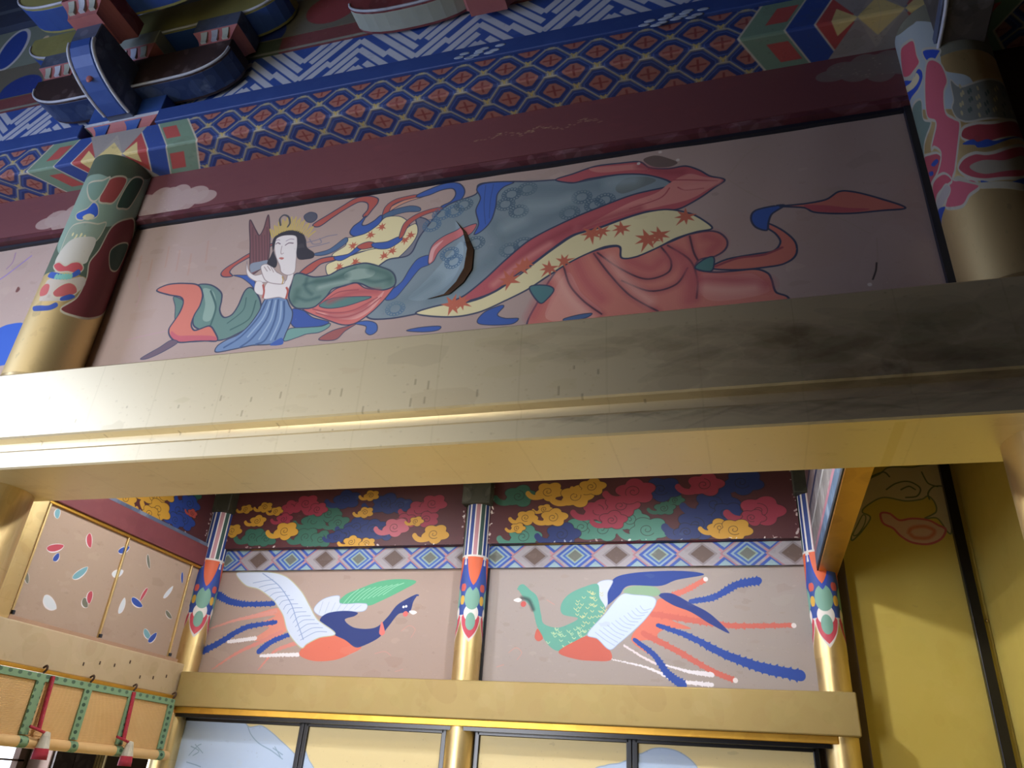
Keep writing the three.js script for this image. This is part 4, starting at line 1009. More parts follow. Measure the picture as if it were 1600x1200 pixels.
{
  const t = thing('blue_moulding', 'plain bright blue moulding between the lozenge plate and key fret board', 'moulding', [-0.79, 1.391, -1.04]);
  const m = plain('#2c4582', 0.5, ['#22346a', '#3f5c98']);
  for (const [a, e] of [[-2.5, -1.52], [-1.29, 0.317], [0.547, 0.62]]) part('moulding_length', box(a, e, 1.3915, 1.437, -1.032, -1.084, 0.006), m, t);
  const fl = plain('#9aa8bc', 0.7);
  for (const [x, y] of [[-0.5, 1.418], [-0.455, 1.422], [-0.1, 1.405], [-0.06, 1.412], [-0.03, 1.408]]) for (let i = 0; i < 5; i++) { const q = new THREE.SphereGeometry(0.014, 8, 6); q.scale(1.6, 0.55, 0.2); q.translate(S * (x + i * 0.012), Y(y - 0.012 + 0.01 * Math.sin(i * 2)), S * -1.0318); part('white_fleck', metric(q), fl, t); }
}
{
  const x0 = -2.5, x1 = 0.62, W = 2048, k = W / (x1 - x0), y0 = 1.425, y1 = 1.63, H = Math.round((y1 - y0) * k), [c, g] = canvas(W, H, '#33529c');
  // nested points of the key fret: white bars running both diagonals, with hooked ends in every point
  const A = 0.155 * k, step = 15, bar = 11.5, top = -2;
  g.strokeStyle = '#bcc2cc'; g.lineCap = 'butt'; g.lineJoin = 'miter'; g.lineWidth = bar;
  for (let i = -1; i < 16; i++) {
    const cx = i * 2 * A;                                                      // axis of a downward point; the upward point lies A further on
    for (const [ox, dir, oy] of [[0, 1, top + A * 0.78], [A, -1, top + A * 0.22 + 10]]) for (let j = -1; j < 3; j++) {
      const x = cx + ox, y = oy - dir * j * step * 1.414, L = A * (j < 0 ? 0.5 : 0.9) - (j === 2 ? A * 0.1 : 0);
      for (const s of [-1, 1]) { if (j === 1 && s > 0) continue; g.beginPath(); g.moveTo(x, y); g.lineTo(x + s * L, y - dir * L); if (j === 2) g.lineTo(x + s * (L - step), y - dir * (L + step)); g.stroke(); }
      if (j === 1) { g.beginPath(); g.moveTo(x + step, y - dir * step); g.lineTo(x + L * 0.7, y - dir * L * 0.7); g.lineTo(x + L * 0.7 - step * 0.9, y - dir * (L * 0.7 + step * 0.9)); g.stroke(); }
    }
  }
  ageing(g, W, H, 220, ['#2a3a6c', '#c8c8c8', '#6a6470']);
  const t = thing('fretwork_board', 'white and blue key fret board above the blue moulding', 'frieze board', [-0.79, 1.425, -1.085]);
  const fm = new THREE.MeshStandardMaterial({ map: tex(c), roughness: 0.6 });
  for (const [a, e] of [[-2.5, -1.52], [-1.29, 0.317], [0.547, 0.62]]) part('board_length', cropUV(faceBox(a, e, y0, y1, -1.12, -1.085), (a - x0) / (x1 - x0), (e - x0) / (x1 - x0), 0, 1), fm, t);
}
// stacked wall beams between the bracket sets
function wallBeam(name, label, y0, y1, zf, bg, draw) {
  const x0 = -2.6, x1 = 0.62, W = 1400, H = Math.max(24, Math.round((y1 - y0) * W / (x1 - x0))), [c, g] = canvas(W, H, bg);
  draw(g, (x) => (x - x0) * W / (x1 - x0), W, H); ageing(g, W, H, 120, ['#2a2420', '#9c9484']);
  const t = thing(name, label, 'beam', [-0.99, y0, -1.1]);
  part('beam_body', faceBox(x0, x1, y0, y1, -1.15, zf), new THREE.MeshStandardMaterial({ map: tex(c), roughness: 0.65 }), t); return t;
}
wallBeam('striped_wall_beam', 'narrow dark beam of red, navy and green lengths just above the key fret', 1.631, 1.685, -1.08, '#7a4444', (g, X, W, H) => { for (let i = 0; i < 12; i++) { g.fillStyle = ['#33415e', '#4d5a48', '#7a4444', '#2c3550'][i % 4]; g.fillRect(X(-2.5 + i * 0.27), 0, 0.12 * W / 3.22, H); } g.fillStyle = '#8f9486'; g.fillRect(0, H * 0.84, W, H * 0.16); });
wallBeam('petal_wall_beam', 'dark beam painted with red petals and blue points behind the bracket arms', 1.686, 1.825, -1.078, '#6d6a5c', (g, X, W, H) => { for (let i = 0; i < 16; i++) { const x = X(-2.5 + i * 0.2); g.fillStyle = i % 2 ? '#243a86' : '#8a3e40'; g.beginPath(); g.ellipse(x, H * (i % 2 ? 0.8 : 0.45), 0.075 * W / 3.2, H * 0.42, 0, 0, 7); g.fill(); } });
wallBeam('green_wall_beam', 'broad grey green beam with blue cartouches at the top edge of the brackets', 1.826, 2.02, -1.08, '#7f8c80', (g, X, W, H) => { for (let i = 0; i < 8; i++) { const x = X(-2.45 + i * 0.42); g.strokeStyle = '#c8ccd0'; g.lineWidth = 5; g.fillStyle = '#2b4aa0'; g.beginPath(); g.ellipse(x, H * 0.5, 0.05 * W / 3.2, H * 0.48, 0, 0, 7); g.fill(); g.stroke(); g.fillStyle = '#d8c8a4'; g.beginPath(); g.arc(x + 0.12 * W / 3.2, H * 0.4, 5, 0, 7); g.fill(); } });
wallBeam('navy_wall_beam', 'dark navy upper beam under the ceiling above the bracket sets', 2.021, 2.32, -1.06, '#3a4660', (g, X, W, H) => { g.fillStyle = '#5c6a7c'; g.fillRect(0, H * 0.7, W, 8); });

// bracket sets over the columns
const cPink = plain('#a4625e', 0.6, ['#8a4a4a', '#c48a84']), cBlue = plain('#2c4c8e', 0.5, ['#1c3470', '#4466a4']), cPale = plain('#a3a99a', 0.6, ['#8a9484', '#c4c8bc']), cSlate = plain('#4c566a', 0.6), cOlive = plain('#8c8a52', 0.6, ['#a8a474', '#6a6838']), cRed = plain('#7c3a3a', 0.6), cRim = plain('#b9bec6', 0.5);
const cDark = plain('#33221f', 0.6), cNavy = plain('#24365e', 0.55);
function frustum(x, z, y0, y1, w0, w1, d0, d1) {                            // block flaring from foot to head with a hollow curve
  const N = 5, pos = [], idx = [];
  for (let i = 0; i <= N; i++) { const t = i / N, e = t * t, w = w0 + (w1 - w0) * e, d = d0 + (d1 - d0) * e, y = y0 + (y1 - y0) * t; for (const [a, b] of [[-1, 1], [1, 1], [1, -1], [-1, -1]]) pos.push(S * (x + a * w / 2), Y(y), S * (z + b * d / 2)); }
  for (let i = 0; i < N; i++) for (let k = 0; k < 4; k++) { const a = i * 4 + k, b = i * 4 + (k + 1) % 4; idx.push(a, b, a + 4, b, b + 4, a + 4); }
  idx.push(0, 3, 1, 1, 3, 2); const e = N * 4; idx.push(e, e + 1, e + 3, e + 1, e + 2, e + 3);
  const g = new THREE.BufferGeometry(); g.setAttribute('position', new THREE.Float32BufferAttribute(pos, 3)); g.setIndex(idx); const q = g.toNonIndexed(); q.computeVertexNormals(); return metric(q);
}
function smallBlock(t, x, z, y, lo, hi, w = 0.125, d = w) {
  const b = part('bearing_block', frustum(x, z, y, y + 0.045, w * 0.68, w, d * 0.68, d), lo, t);
  part('block_head', box(x - w / 2, x + w / 2, y + 0.045, y + 0.095, z - d / 2, z + d / 2, 0.004), hi, b);
  for (const s of [-0.3, 0, 0.3]) part('painted_tongue', frustum(x + s * w * 0.8, z + d * 0.36, y + 0.012, y + 0.04, w * 0.12, w * 0.15, d * 0.1, d * 0.27), s ? cPale : cRim, b);
}
function armX(t, x, z, y, half, h, d, m, und) {                              // arm along the wall with rounded ends
  const P = [[x - half, y + h], [x + half, y + h], [x + half, y + h * 0.72]]; for (let i = 1; i <= 6; i++) { const a = i / 6 * 1.57; P.push([x + half - 0.13 * (1 - Math.cos(a)), y + h * 0.72 - h * 0.72 * Math.sin(a)]); }
  for (let i = 6; i >= 1; i--) { const a = i / 6 * 1.57; P.push([x - half + 0.13 * (1 - Math.cos(a)), y + h * 0.72 - h * 0.72 * Math.sin(a)]); } P.push([x - half, y + h * 0.72]);
  const a = part('bracket_arm', prismZ(P, z - d / 2, z + d / 2), m, t);
  const edge = P.slice(2); part('arm_rim', tube(edge.map((q) => [q[0], q[1], z + d / 2 + 0.002]), 0.006, 60), cRim, a);
  part('arm_underside', prismZ([...edge.map((q) => [q[0], q[1] - 0.0005]), ...edge.slice().reverse().map((q) => [q[0] * 0.995 + x * 0.005, q[1] + 0.006])].map((q) => q), z - d / 2 + 0.006, z + d / 2 - 0.006), und, a);
}
function armZ(t, x, zb, zf, y, h, w, m, und) {                               // arm stepping out towards the hall
  const P = [[zb, y + h], [zf, y + h], [zf, y + h * 0.62]], n = 7, edge = [];
  for (let i = 0; i <= n; i++) { const a = i / n * 1.57; edge.push([zf - (zf - zb) * 0.85 * (1 - Math.cos(a)), y + h * 0.62 - h * 0.62 * Math.sin(a)]); }
  P.push(...edge.slice(1), [zb, y]);
  const a = part('bracket_arm', prismX(P, x - w / 2, x + w / 2), m, t);
  part('arm_underside', prismX([...edge.map((q) => [q[0] + 0.004, q[1] - 0.004]), ...edge.slice().reverse().map((q) => [q[0] - 0.004, q[1] + 0.004])], x - w / 2 + 0.008, x + w / 2 - 0.008), und, a);
  for (const s of [-1, 1]) part('arm_rim', tube(edge.map((q) => [x + s * w / 2, q[1] - 0.003, q[0] + 0.003]), 0.008, 40), cRim, a);
  const r = new THREE.SphereGeometry(0.02, 10, 8); r.scale(0.8, 1.2, 0.5); const mq = edge[4]; r.translate(S * x, Y(mq[1] - 0.005), S * (mq[0] + 0.006)); part('flower_boss', metric(r), cPink, a);
}
function bracketSet(x, label) {
  const t = thing('bracket_set', label, 'bracket set', [x, 1.391, -1.07], 'bracket sets over the columns');
  const b = part('great_block', frustum(x, -1.095, 1.3915, 1.43, 0.165, 0.223, 0.09, 0.115), cPink, t, 'pink flared foot with blue tongues');
  part('block_head', box(x - 0.1115, x + 0.1115, 1.43, 1.50, -1.04, -1.15, 0.004), cBlue, b);
  part('block_band', box(x - 0.113, x + 0.113, 1.428, 1.437, -1.037, -1.15), cRim, b);
  for (const s of [-0.06, 0.035]) part('painted_tongue', frustum(x + s, -1.0495, 1.397, 1.424, 0.03, 0.05, 0.008, 0.022), cBlue, b);
  armX(t, x, -1.036, 1.50, 0.30, 0.10, 0.07, cDark, cNavy);
  armZ(t, x, -1.05, -0.87, 1.435, 0.13, 0.072, cSlate, cBlue);
  for (const s of [-1, 0.0, 1]) smallBlock(t, x + s * 0.245, -1.033, 1.60, cPink, s ? cSlate : cPale, 0.13, 0.085);
  smallBlock(t, x, -0.885, 1.566, cPink, cRed, 0.125);
  armX(t, x, -0.885, 1.662, 0.27, 0.10, 0.07, cOlive, cBlue);
  for (const s of [-1, 0, 1]) smallBlock(t, x + s * 0.22, -0.885, 1.763, cPink, cSlate, 0.115);
  armX(t, x, -1.036, 1.697, 0.40, 0.10, 0.07, cOlive, cBlue);
}
bracketSet(-1.405, 'stepped bracket set with blue curved arm above the cloud painted column');
bracketSet(0.432, 'stepped bracket set above the pink banded column, mostly cut off by the picture edge');
{
  const t = thing('middle_bracket', 'pink block and red arm of the middle bracket above the key fret', 'bracket', [-0.5, 1.575, -1.04]);
  armX(t, -0.65, -1.045, 1.605, 0.15, 0.07, 0.06, cRed, cPale); smallBlock(t, -0.455, -1.035, 1.585, cPink, cSlate, 0.13, 0.085);
}
{
  const t = thing('beam_nose', 'dark pointed beam nose jutting from the head of the pink banded column', 'beam nose', [0.45, 1.2, -0.95]);
  part('nose_body', prismX([[-1.05, 1.19], [-0.97, 1.20], [-0.90, 1.235], [-0.86, 1.30], [-0.86, 1.36], [-1.05, 1.36]], 0.405, 0.475), plain('#4a4440', 0.6), t);
  part('nose_stripe', prismX([[-1.04, 1.20], [-0.97, 1.212], [-0.905, 1.245], [-0.905, 1.255], [-0.97, 1.225], [-1.04, 1.213]], 0.4005, 0.4045), cSlate, t);
  part('nose_rim', tube([[0.403, 1.188, -1.04], [0.403, 1.197, -0.97], [0.403, 1.232, -0.90], [0.403, 1.30, -0.857]], 0.006, 30), cRim, t);
}

// ---------------------------------------------------------------- alcove behind the tie beam
struct('trim_1', box(-1.42, 0.54, 0.86, 0.9, -1.165, -1.86), wood);
struct('wall_alcove_back', box(-1.42, 0.23, -0.8333, 0.86, -1.81, -1.86), plaster);
struct('wall_alcove_left', [box(-1.43, -1.41, 0.16, 0.86, -1.17, -1.81)], plaster);
struct('wall_alcove_right', box(0.50, 0.54, -0.8333, 0.86, -1.17, -1.86), goldPaper);
struct('wall_upper', [box(-2.9, 2.2, 0.9, 3.0 - 0.67, -1.18, -1.26)], wood);
struct('wall_bay_right', box(0.54, 2.22, -0.8333, 0.9, -1.17, -1.25), plaster);
// hooded lamps hanging out of sight behind the tie beam; they light the alcove from above
[[-0.98, 0.66, -1.33, 'hooded lamp hanging behind the tie beam near the petal panel'], [-0.22, 0.62, -1.30, 'hooded lamp hanging behind the tie beam near the striped side beam']].forEach(([x, y, z, label], i) => {
  const t = thing('hooded_lamp', label, 'lamp', [x, y, z], 'lamps behind the tie beam');
  const hood = new THREE.LatheGeometry([[0.02, 0.075], [0.05, 0.07], [0.10, 0.035], [0.125, -0.010], [0.127, -0.010], [0.103, 0.038], [0.052, 0.074], [0.02, 0.08]].map((q) => new THREE.Vector2(...q)), 32).translate(S * x, Y(y), S * z);
  part('hood', metric(hood), new THREE.MeshStandardMaterial({ color: '#d8d4c8', roughness: 0.6, side: THREE.DoubleSide }), t);
  part('bulb', metric(new THREE.SphereGeometry(0.028, 20, 14).translate(S * x, Y(y), S * z)), new THREE.MeshStandardMaterial({ color: '#ffffff', emissive: LAMP, emissiveIntensity: POWER.lamp[i] }), t);
  part('cord', cyl(x, z, 0.003, 0.003, y + 0.044, 0.86, 8), darkFrame, t);
  const l = new THREE.PointLight(LAMP, POWER.lamp[i]); l.position.set(S * x, Y(y), S * z); l.castShadow = true; l.shadow.radius = 1.4; scene.add(l);
});
function slimColumn(x, z, label) {
  const t = thing('slim_column', label, 'column', [x, -0.8333, z], 'slim columns of the alcove');
  part('gilded_shaft', cyl(x, z, 0.032, 0.032, -0.8333, 0.31, 32), gold, t);
  const W = 512, H = 420, [c, g] = canvas(W, H, '#d9bf85'), [mc, mg] = canvas(W, H, '#0066e6');
  const sh = (q, col, f) => { q.fillStyle = col; q.beginPath(); f(q); q.fill(); };
  const yy = (v) => H * (0.68 - v) / (0.68 - 0.29);
  mg.fillStyle = '#00a000';
  for (let i = 0; i < 4; i++) {                                              // motif repeated round the shaft
    const x0 = i * 128, cx = x0 + 64;
    for (const [q, mm] of [[g, 0], [mg, 1]]) {
      const C = (a) => (mm ? '#00a000' : a);
      sh(q, C('#ccc6c0'), (q) => { q.moveTo(x0, 0); q.lineTo(x0 + 128, 0); q.lineTo(x0 + 128, yy(0.36)); q.quadraticCurveTo(cx + 44, yy(0.325), cx, yy(0.308)); q.quadraticCurveTo(x0 + 20, yy(0.325), x0, yy(0.36)); });
      sh(q, C('#2a4488'), (q) => q.rect(x0, yy(0.49), 128, yy(0.37) - yy(0.49)));
      sh(q, C('#b4404e'), (q) => { q.moveTo(x0 + 6, yy(0.365)); q.quadraticCurveTo(x0 + 10, yy(0.335), cx, yy(0.316)); q.quadraticCurveTo(x0 + 118, yy(0.335), x0 + 122, yy(0.365)); q.quadraticCurveTo(cx, yy(0.40), x0 + 6, yy(0.365)); });
      sh(q, C('#d8d2cc'), (q) => q.ellipse(cx, yy(0.375), 46, 22, 0, 0, 7));
      sh(q, C('#6f9a8a'), (q) => { q.ellipse(cx, yy(0.355), 30, 22, 0, 0, 7); q.ellipse(cx, yy(0.41), 48, 30, 0, 0, 7); });
      sh(q, C('#c49a3c'), (q) => { q.ellipse(x0 + 4, yy(0.405), 12, 12, 0, 0, 7); q.ellipse(x0 + 124, yy(0.405), 12, 12, 0, 0, 7); });
      sh(q, C('#b85048'), (q) => { q.ellipse(x0 + 6, yy(0.435), 14, 10, 0, 0, 7); q.ellipse(x0 + 122, yy(0.435), 14, 10, 0, 0, 7); });
      sh(q, C('#24409c'), (q) => { q.moveTo(x0 + 4, yy(0.505)); q.quadraticCurveTo(x0 + 20, yy(0.445), cx, yy(0.427)); q.quadraticCurveTo(x0 + 108, yy(0.445), x0 + 124, yy(0.505)); });
      sh(q, C('#c85c38'), (q) => { q.moveTo(x0 + 12, yy(0.51)); q.quadraticCurveTo(x0 + 26, yy(0.455), cx, yy(0.44)); q.quadraticCurveTo(x0 + 102, yy(0.455), x0 + 116, yy(0.51)); });
      ['#d8d4d0', '#243c7c', '#d8d4d0', '#b08088', '#d8d4d0', '#2c4a44', '#d8d4d0', '#243c7c'].forEach((col, n) => sh(q, C(col), (q) => q.rect(x0 + n * 16 + (n % 2 ? -4 : 4), 0, n % 2 ? 24 : 8, yy(0.515))));
    }
  }
  const mr = tex(mc, false), gg = cyl(x, z, 0.0325, 0.0325, 0.29, 0.68, 32, true, Math.atan2(-x, -z) - Math.PI / 4);
  part('painted_sleeve', gg, new THREE.MeshStandardMaterial({ map: tex(c), metalness: 1, roughness: 1, metalnessMap: mr, roughnessMap: mr }), t, 'sleeve of orange tongues, teal lobes and striped shaft');
  part('cap_block', box(x - 0.038, x + 0.038, 0.645, 0.80, z - 0.038, z + 0.038, 0.006), plain('#3c3c30', 0.6), t, 'dark olive cap block');
  return t;
}
slimColumn(-1.385, -1.775, 'slim corner column between the petal panel and the white winged phoenix');
slimColumn(-0.624, -1.78, 'slim column standing between the two phoenix panels');
slimColumn(0.175, -1.78, 'slim column between the green necked phoenix and the yellow gold door');
function lozengeBoard(x0, x1, label) {
  const W = 900, k = W / (x1 - x0), H = Math.round(0.055 * k), [c, g] = canvas(W, H, '#8f8a8c');
  const dm = (x, y, r, col) => { g.fillStyle = col; g.beginPath(); g.moveTo(x - r, y); g.lineTo(x, y - r * 0.8); g.lineTo(x + r, y); g.lineTo(x, y + r * 0.8); g.fill(); };
  for (let i = -1; i < 9; i++) { const x = (i + 0.5) * 0.1 * k, y = H * 0.5; dm(x, y, 0.062 * k, '#946a72'); dm(x, y, 0.056 * k, '#8f8b90'); for (const [r, col] of i & 1 ? [[0.047, '#8f898c'], [0.034, '#7a7276'], [0.027, '#57463f']] : [[0.047, '#2a4896'], [0.038, '#7f94a4'], [0.031, '#33569c'], [0.024, '#82988c'], [0.018, '#5d6058']]) dm(x, y, r * k, col); for (const yy of [-0.1 * H, 1.1 * H]) { dm(x + 0.05 * k, yy, 0.034 * k, '#2a4896'); dm(x + 0.05 * k, yy, 0.024 * k, '#7f98a0'); } g.strokeStyle = '#b0707c'; g.lineWidth = 4; for (const s of [-1, 1]) { g.beginPath(); g.moveTo(x + 0.05 * k - 14, y - s * 12); g.lineTo(x + 0.05 * k + 14, y + s * 12); g.stroke(); } }
  ageing(g, W, H, 100, ['#4a4248', '#b4aeb0']);
  const t = thing('lozenge_board', label, 'frieze board', [(x0 + x1) / 2, 0.49, -1.79]);
  part('board_face', faceBox(x0, x1, 0.492, 0.547, -1.808, -1.788), new THREE.MeshStandardMaterial({ map: tex(c), roughness: 0.65 }), t);
}
lozengeBoard(-1.40, -0.624, 'grey lozenge strip above the white winged phoenix panel');
lozengeBoard(-0.624, 0.19, 'grey lozenge strip above the green necked phoenix panel');
const chips = (g, w, h) => { g.fillStyle = '#cfc8c2'; for (let i = 0; i < 120; i++) { const e = rnd(); const [x, y] = e < 0.35 ? [rnd() * w, rnd() * 12] : e < 0.7 ? [rnd() * 9, rnd() * h] : e < 0.9 ? [w - rnd() * 10, rnd() * h] : [rnd() * w, h - rnd() * 5]; g.globalAlpha = 0.5 + 0.5 * rnd(); g.beginPath(); g.ellipse(x, y, 1 + rnd() * 6, 1 + rnd() * 3, rnd() * 3, 0, 7); g.fill(); } g.globalAlpha = 1; };
function cloudBoard(P, label, geo, pos) { const t = thing('cloud_board', label, 'painted board', pos); part('board_face', geo, painted(P, '#4a2024', { age: 60, over: chips, rough: 0.6, cols: ['#2c1416', '#6a3034'] }), t); }
cloudBoard(CLOUDA, 'maroon cloud board with green and navy curls over the white winged phoenix', faceBox(-1.36, -0.657, 0.548, 0.76, -1.80, -1.77), [-1.0, 0.548, -1.79]);
cloudBoard(CLOUDB, 'maroon cloud board with teal and ochre curls over the green necked phoenix', faceBox(-0.592, 0.142, 0.548, 0.76, -1.80, -1.77), [-0.22, 0.548, -1.79]);
cloudBoard(CLOUDC, 'cloud board with bright yellow curls on the side wall over the petal panel', sideBox(-1.40, 0.012, -1.20, -1.745, 0.555, 0.80), [-1.405, 0.555, -1.47]);
function phoenix(P, x0, x1, bg, label) {
  const t = thing('phoenix_panel', label, 'painted panel', [(x0 + x1) / 2, 0.21, -1.8]);
  part('painted_sheet', rippled(x0, x1, 0.21, 0.493, -1.7985, 0.0025), painted({ ...P, h: P.h }, bg, { age: 140 }), t);
  const uv = t.children[0].geometry.attributes.uv; for (let i = 0; i < uv.count; i++) uv.setY(i, uv.getY(i) * 0.283 / 0.30);
  part('backing_board', box(x0, x1, 0.21, 0.493, -1.803, -1.809), wood, t);
  for (const x of [x0 + 0.018, x1 - 0.012]) part('edge_strip', box(x - 0.003, x + 0.003, 0.22, 0.493, -1.792, -1.80), darkFrame, t);
}
phoenix(PHOENIXA, -1.42, -0.64, '#9a867b', 'panel of a flying phoenix with white wing and navy neck');
phoenix(PHOENIXB, -0.61, 0.16, '#958a84', 'panel of a flying phoenix with green scaled neck and long blue tail');
{
  const t = thing('petal_panel', 'tan side wall panel scattered with falling coloured petals', 'painted panel', [-1.405, 0.235, -1.49]);
  part('painted_sheet', cropUV(sideBox(-1.40, 0.008, -1.219, -1.78, 0.243, 0.4915), 0.019 / 0.58, 1, 0.008 / 0.265, 0.2565 / 0.265), painted(PETALS, '#a6907e', { age: 160 }), t);
  for (const z of [-1.226, -1.468, -1.712]) { part('gilded_strip', box(-1.400, -1.394, 0.252, 0.49, z - 0.0025, z + 0.0025, 0.002), gold, t); const q = part('strip_nail', cyl(-1.392, z, 0.004, 0.004, 0.255, 0.262, 10), darkFrame, t); }
  part('bottom_rail', box(-1.40, -1.39, 0.243, 0.253, -1.2185, -1.76, 0.003), tan, t); part('top_rail', box(-1.40, -1.392, 0.486, 0.4915, -1.2185, -1.76), goldDeep, t);
}
{
  const t = thing('maroon_rail', 'plain maroon rail sloping back above the petal panel', 'rail', [-1.395, 0.49, -1.47]);
  part('rail_body', box(-1.41, -1.385, 0.492, 0.5455, -1.17, -1.76, 0.004), maroon, t);
  part('grey_lip', box(-1.41, -1.388, 0.5456, 0.5545, -1.17, -1.76), cSlate, t);
}
{
  const t = thing('side_lintel', 'gilded side lintel with nail marks over the hanging bamboo blind', 'beam', [-1.38, 0.16, -1.47]);
  part('lintel_body', box(-1.43, -1.37, 0.165, 0.242, -1.17, -1.765, 0.006), new THREE.MeshStandardMaterial({ map: tex(noiseCanvas(512, '#c6b290', ['#a8946c', '#dccbaa', '#947c58'], 260)[0], true, [1.2, 1.2]), metalness: 0.35, roughness: 0.6 }), t);
  part('lintel_lip', box(-1.43, -1.366, 0.158, 0.1655, -1.17, -1.765, 0.003), goldDeep, t);
  for (let i = 0; i < 7; i++) { const z = -1.42 - i * 0.045, y = 0.185 + 0.03 * rnd(); part('nail_mark', box(-1.3705, -1.3690, y, y + 0.007, z, z - 0.003), wood, t); }
}
{
  const t = thing('gilded_post', 'flat gilded post between the front column and the petal panel', 'post', [-1.40, -0.8333, -1.20]);
  part('post_body', box(-1.43, -1.386, -0.8333, 0.4915, -1.165, -1.218, 0.012), gold, t);
}
{
  const t = thing('phoenix_lintel', 'gilded lintel under both phoenix panels and over the sliding doors', 'beam', [-0.59, 0.142, -1.75]);
  part('lintel_body', box(-1.365, 0.208, 0.142, 0.223, -1.735, -1.80, 0.006), goldMatte, t);
  part('door_track', box(-1.365, 0.165, 0.128, 0.1425, -1.745, -1.80, 0.003), goldDeep, t);
  part('lower_groove', box(-1.365, 0.15, 0.120, 0.1285, -1.752, -1.80), lacquer, t);
}
// bamboo blind on the side opening
{
  const t = thing('bamboo_blind', 'orange bamboo blind with green binding and red cords on the side opening', 'blind', [-1.365, 0.158, -1.48]);
  const bam = [plain('#e2ba80', 0.7, ['#cc9a58', '#f0d0a0']), 0][0], slats = [];
  for (let i = 0; i < 46; i++) { const y = 0.152 - i * 0.0025; const g = new THREE.CylinderGeometry(0.0027, 0.0027, 0.54 * S, 6); g.rotateX(Math.PI / 2); g.translate(S * -1.366, Y(y), S * -1.483); slats.push(metric(g)); }
  const st = part('bamboo_slats', mergeGeometries(slats), bam, t); st.userData.kind = 'stuff';
  const roll = new THREE.CylinderGeometry(0.019, 0.019, 0.545 * S, 20); roll.rotateX(Math.PI / 2); roll.translate(S * -1.363, Y(0.032), S * -1.483); part('rolled_edge', metric(roll), bam, t, 'rolled lower edge of the blind');
  const gc = (() => { const [c, g] = canvas(64, 256, '#7d9c78'); g.fillStyle = '#33503c'; for (let i = 0; i < 6; i++) { g.beginPath(); g.ellipse(32, 20 + i * 43, 14, 12, 0, 0, 7); g.fill(); g.fillStyle = i % 2 ? '#33503c' : '#506a54'; } return new THREE.MeshStandardMaterial({ map: tex(c, true, [24, 7]), roughness: 0.85 }); })();
  part('cloth_binding', box(-1.363, -1.3605, 0.143, 0.157, -1.213, -1.752), gc, t, 'green patterned cloth along the head');
  for (const z of [-1.318, -1.448, -1.584, -1.726]) { part('cloth_binding', box(-1.3635, -1.3605, 0.045, 0.143, z - 0.0105, z + 0.0105), gc, t); part('iron_hook', tube([[-1.362, 0.158, z], [-1.356, 0.166, z], [-1.358, 0.172, z], [-1.366, 0.168, z]], 0.004, 12), wood, t); const b = new THREE.CylinderGeometry(0.0195, 0.0195, 0.038, 20, 1, true); b.rotateX(Math.PI / 2); b.translate(S * -1.363, Y(0.032), S * z); part('cloth_binding', metric(b), gc, t); }
  const red = plain('#a8283a', 0.8), white = plain('#cfc8b4', 0.9);
  for (const z of [-1.340, -1.582]) {
    part('red_cord', tube([[-1.357, 0.155, z], [-1.355, 0.11, z - 0.001], [-1.352, 0.055, z - 0.002]], 0.008, 20), red, t);
    part('red_bow', tube([[-1.352, 0.06, z + 0.022], [-1.346, 0.056, z + 0.008], [-1.346, 0.052, z - 0.01], [-1.352, 0.05, z - 0.025]], 0.005, 20), red, t);
    const ta = new THREE.LatheGeometry([[0.001, 0.055], [0.012, 0.052], [0.015, 0.04], [0.021, 0.01], [0.023, 0]].map((q) => new THREE.Vector2(...q)), 16); ta.translate(S * -1.345, Y(0.0235), S * (z - 0.018));
    const tassel = part('tassel', metric(ta), white, t, 'white tassel dipped red');
    const tb = new THREE.LatheGeometry([[0.023, 0.036], [0.025, 0.02], [0.026, 0], [0.001, 0]].map((q) => new THREE.Vector2(...q)), 16); tb.translate(S * -1.345, Y(0.0035), S * (z - 0.018)); part('tassel_skirt', metric(tb), red, tassel);
  }
}
// things seen under the blind
{
  const t = thing('slatted_screen', 'pale slatted screen standing in the dark room beyond the blind', 'screen', [-2.53, -0.8333, -2.85]);
  for (let i = 0; i < 6; i++) part('slat', box(-2.575 + i * 0.015, -2.568 + i * 0.015, -0.8333, 0.22, -2.85, -2.856), plain('#d6c08c', 0.7), t);
  for (const y of [-0.5, 0.2]) part('crossbar', box(-2.58, -2.49, y, y + 0.02, -2.857, -2.865), wood, t);
}
{
  const t = thing('dark_cupboard', 'dark wooden cupboard in the room beyond the blind', 'cupboard', [-2.55, -0.8333, -2.69]);
  part('carcass', box(-2.605, -2.50, -0.8333, 0.4, -2.58, -2.80, 0.01), wood, t); const dd = plain('#2c2018', 0.5);
  part('door', box(-2.50, -2.49, -0.78, 0.36, -2.59, -2.685), dd, t); part('door', box(-2.50, -2.49, -0.78, 0.36, -2.69, -2.79), dd, t);
}
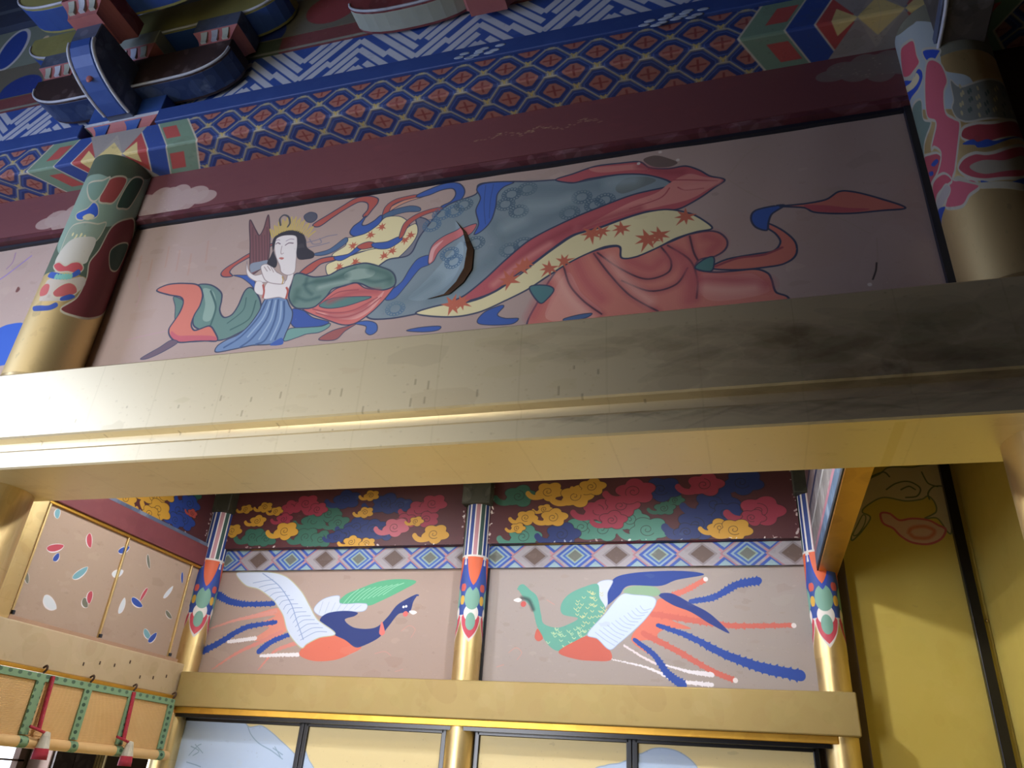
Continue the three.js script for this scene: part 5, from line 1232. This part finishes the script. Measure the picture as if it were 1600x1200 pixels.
// sliding doors under the lintel
function slidingDoor(P, x0, x1, label) {
  const t = thing('sliding_door', label, 'sliding door', [(x0 + x1) / 2, -0.8333, -1.79], 'sliding doors of the alcove');
  const yb = -0.10, yt = 0.122;
  part('painted_panel', faceBox(x0 + 0.006, x1 - 0.006, yb, yt, -1.80, -1.79), painted({ ...P, strokes: P.strokes, h: P.h }, '#d8c48e', { age: 70, rough: 0.6, cols: ['#c0a86c', '#e2d0a0'] }), t);
  const uv = t.children[0].geometry.attributes.uv; for (let i = 0; i < uv.count; i++) { uv.setY(i, (uv.getY(i) * (yt - yb)) / 0.25); }
  part('lower_panel', box(x0 + 0.006, x1 - 0.006, -0.80, yb, -1.79, -1.80), goldPaper, t);
  for (const x of [x0, x1]) part('stile', box(x - 0.006, x + 0.006, -0.8333, 0.125, -1.784, -1.802, 0.003), lacquer, t);
  part('top_rail', box(x0, x1, 0.114, 0.126, -1.784, -1.802, 0.003), lacquer, t); part('bottom_rail', box(x0, x1, -0.8333, -0.80, -1.784, -1.802, 0.003), lacquer, t);
}
slidingDoor(DOORA, -1.375, -1.027, 'gold sliding door with pale blue mountain cloud and grass sprigs');
slidingDoor(DOORB, -1.0145, -0.665, 'gold sliding door, nearly plain, left of the middle slim column');
slidingDoor(DOORC, -0.586, -0.247, 'gold sliding door with a small pale cloud at its foot beside the middle column');
slidingDoor(DOORD, -0.2345, 0.125, 'gold sliding door with rounded blue cloud beside the end column');
// side beam above the passage with striped face
{
  const t = thing('striped_side_beam', 'gilded side beam with striped inner face running back to the end column', 'beam', [0.188, 0.467, -1.47]);
  part('beam_body', box(0.168, 0.210, 0.467, 0.86, -1.166, -1.80, 0.004), goldDeep, t);
  const bands = [[0.468, 0.476, '#10131c'], [0.476, 0.502, '#41566e'], [0.502, 0.514, '#8c5c68'], [0.514, 0.56, '#6c6866'], [0.56, 0.568, '#a8a8a8'], [0.568, 0.60, '#6a6468'], [0.60, 0.612, '#23284a'], [0.612, 0.65, '#7c6c70'], [0.65, 0.662, '#1e2648'], [0.662, 0.70, '#6c4a50'], [0.70, 0.86, '#5c5854']];
  for (const [a, b, col] of bands) part('painted_band', box(0.1655, 0.169, a, b, -1.168, -1.80), plain(col, 0.65), t);
}
// tall gold doors in the passage
{
  const t = thing('gold_passage_door', 'tall yellow gold door with pink edged clouds beside the end column', 'sliding door', [0.34, -0.8333, -1.85]);
  part('painted_panel', faceBox(0.19, 0.51, 0.40, 1.0 - 0.14, -1.86, -1.85), painted(GOLDCLOUD, '#cbb65a', { age: 60, cols: ['#b8a044', '#d8c670'], rough: 0.5 }), t);
  const uv = t.children[0].geometry.attributes.uv; for (let i = 0; i < uv.count; i++) uv.setY(i, uv.getY(i) * (0.46 / 0.6));
  part('lower_panel', box(0.19, 0.51, -0.8333, 0.40, -1.85, -1.86), goldPaper, t);
  part('stile', box(0.208, 0.216, -0.8333, 0.86, -1.842, -1.853, 0.002), lacquer, t);
  part('stile', box(0.467, 0.488, -0.8333, 0.86, -1.835, -1.853, 0.004), lacquer, t, 'broad black lacquered stile');
  const pk = plain('#b07078', 0.7); for (const [x, y] of [[0.408, 0.085], [0.42, 0.095], [0.432, 0.083], [0.415, 0.07]]) { const q = new THREE.SphereGeometry(0.014, 10, 6); q.scale(1, 0.8, 0.12); q.translate(S * x, Y(y), S * -1.8485); part('painted_blossom', metric(q), pk, t); }
  const st = new THREE.SphereGeometry(0.006, 10, 8); st.translate(S * 0.4955, Y(0.385), S * -1.846); part('brass_stud', metric(st), gold, t);
}
renderer.render(scene, camera);
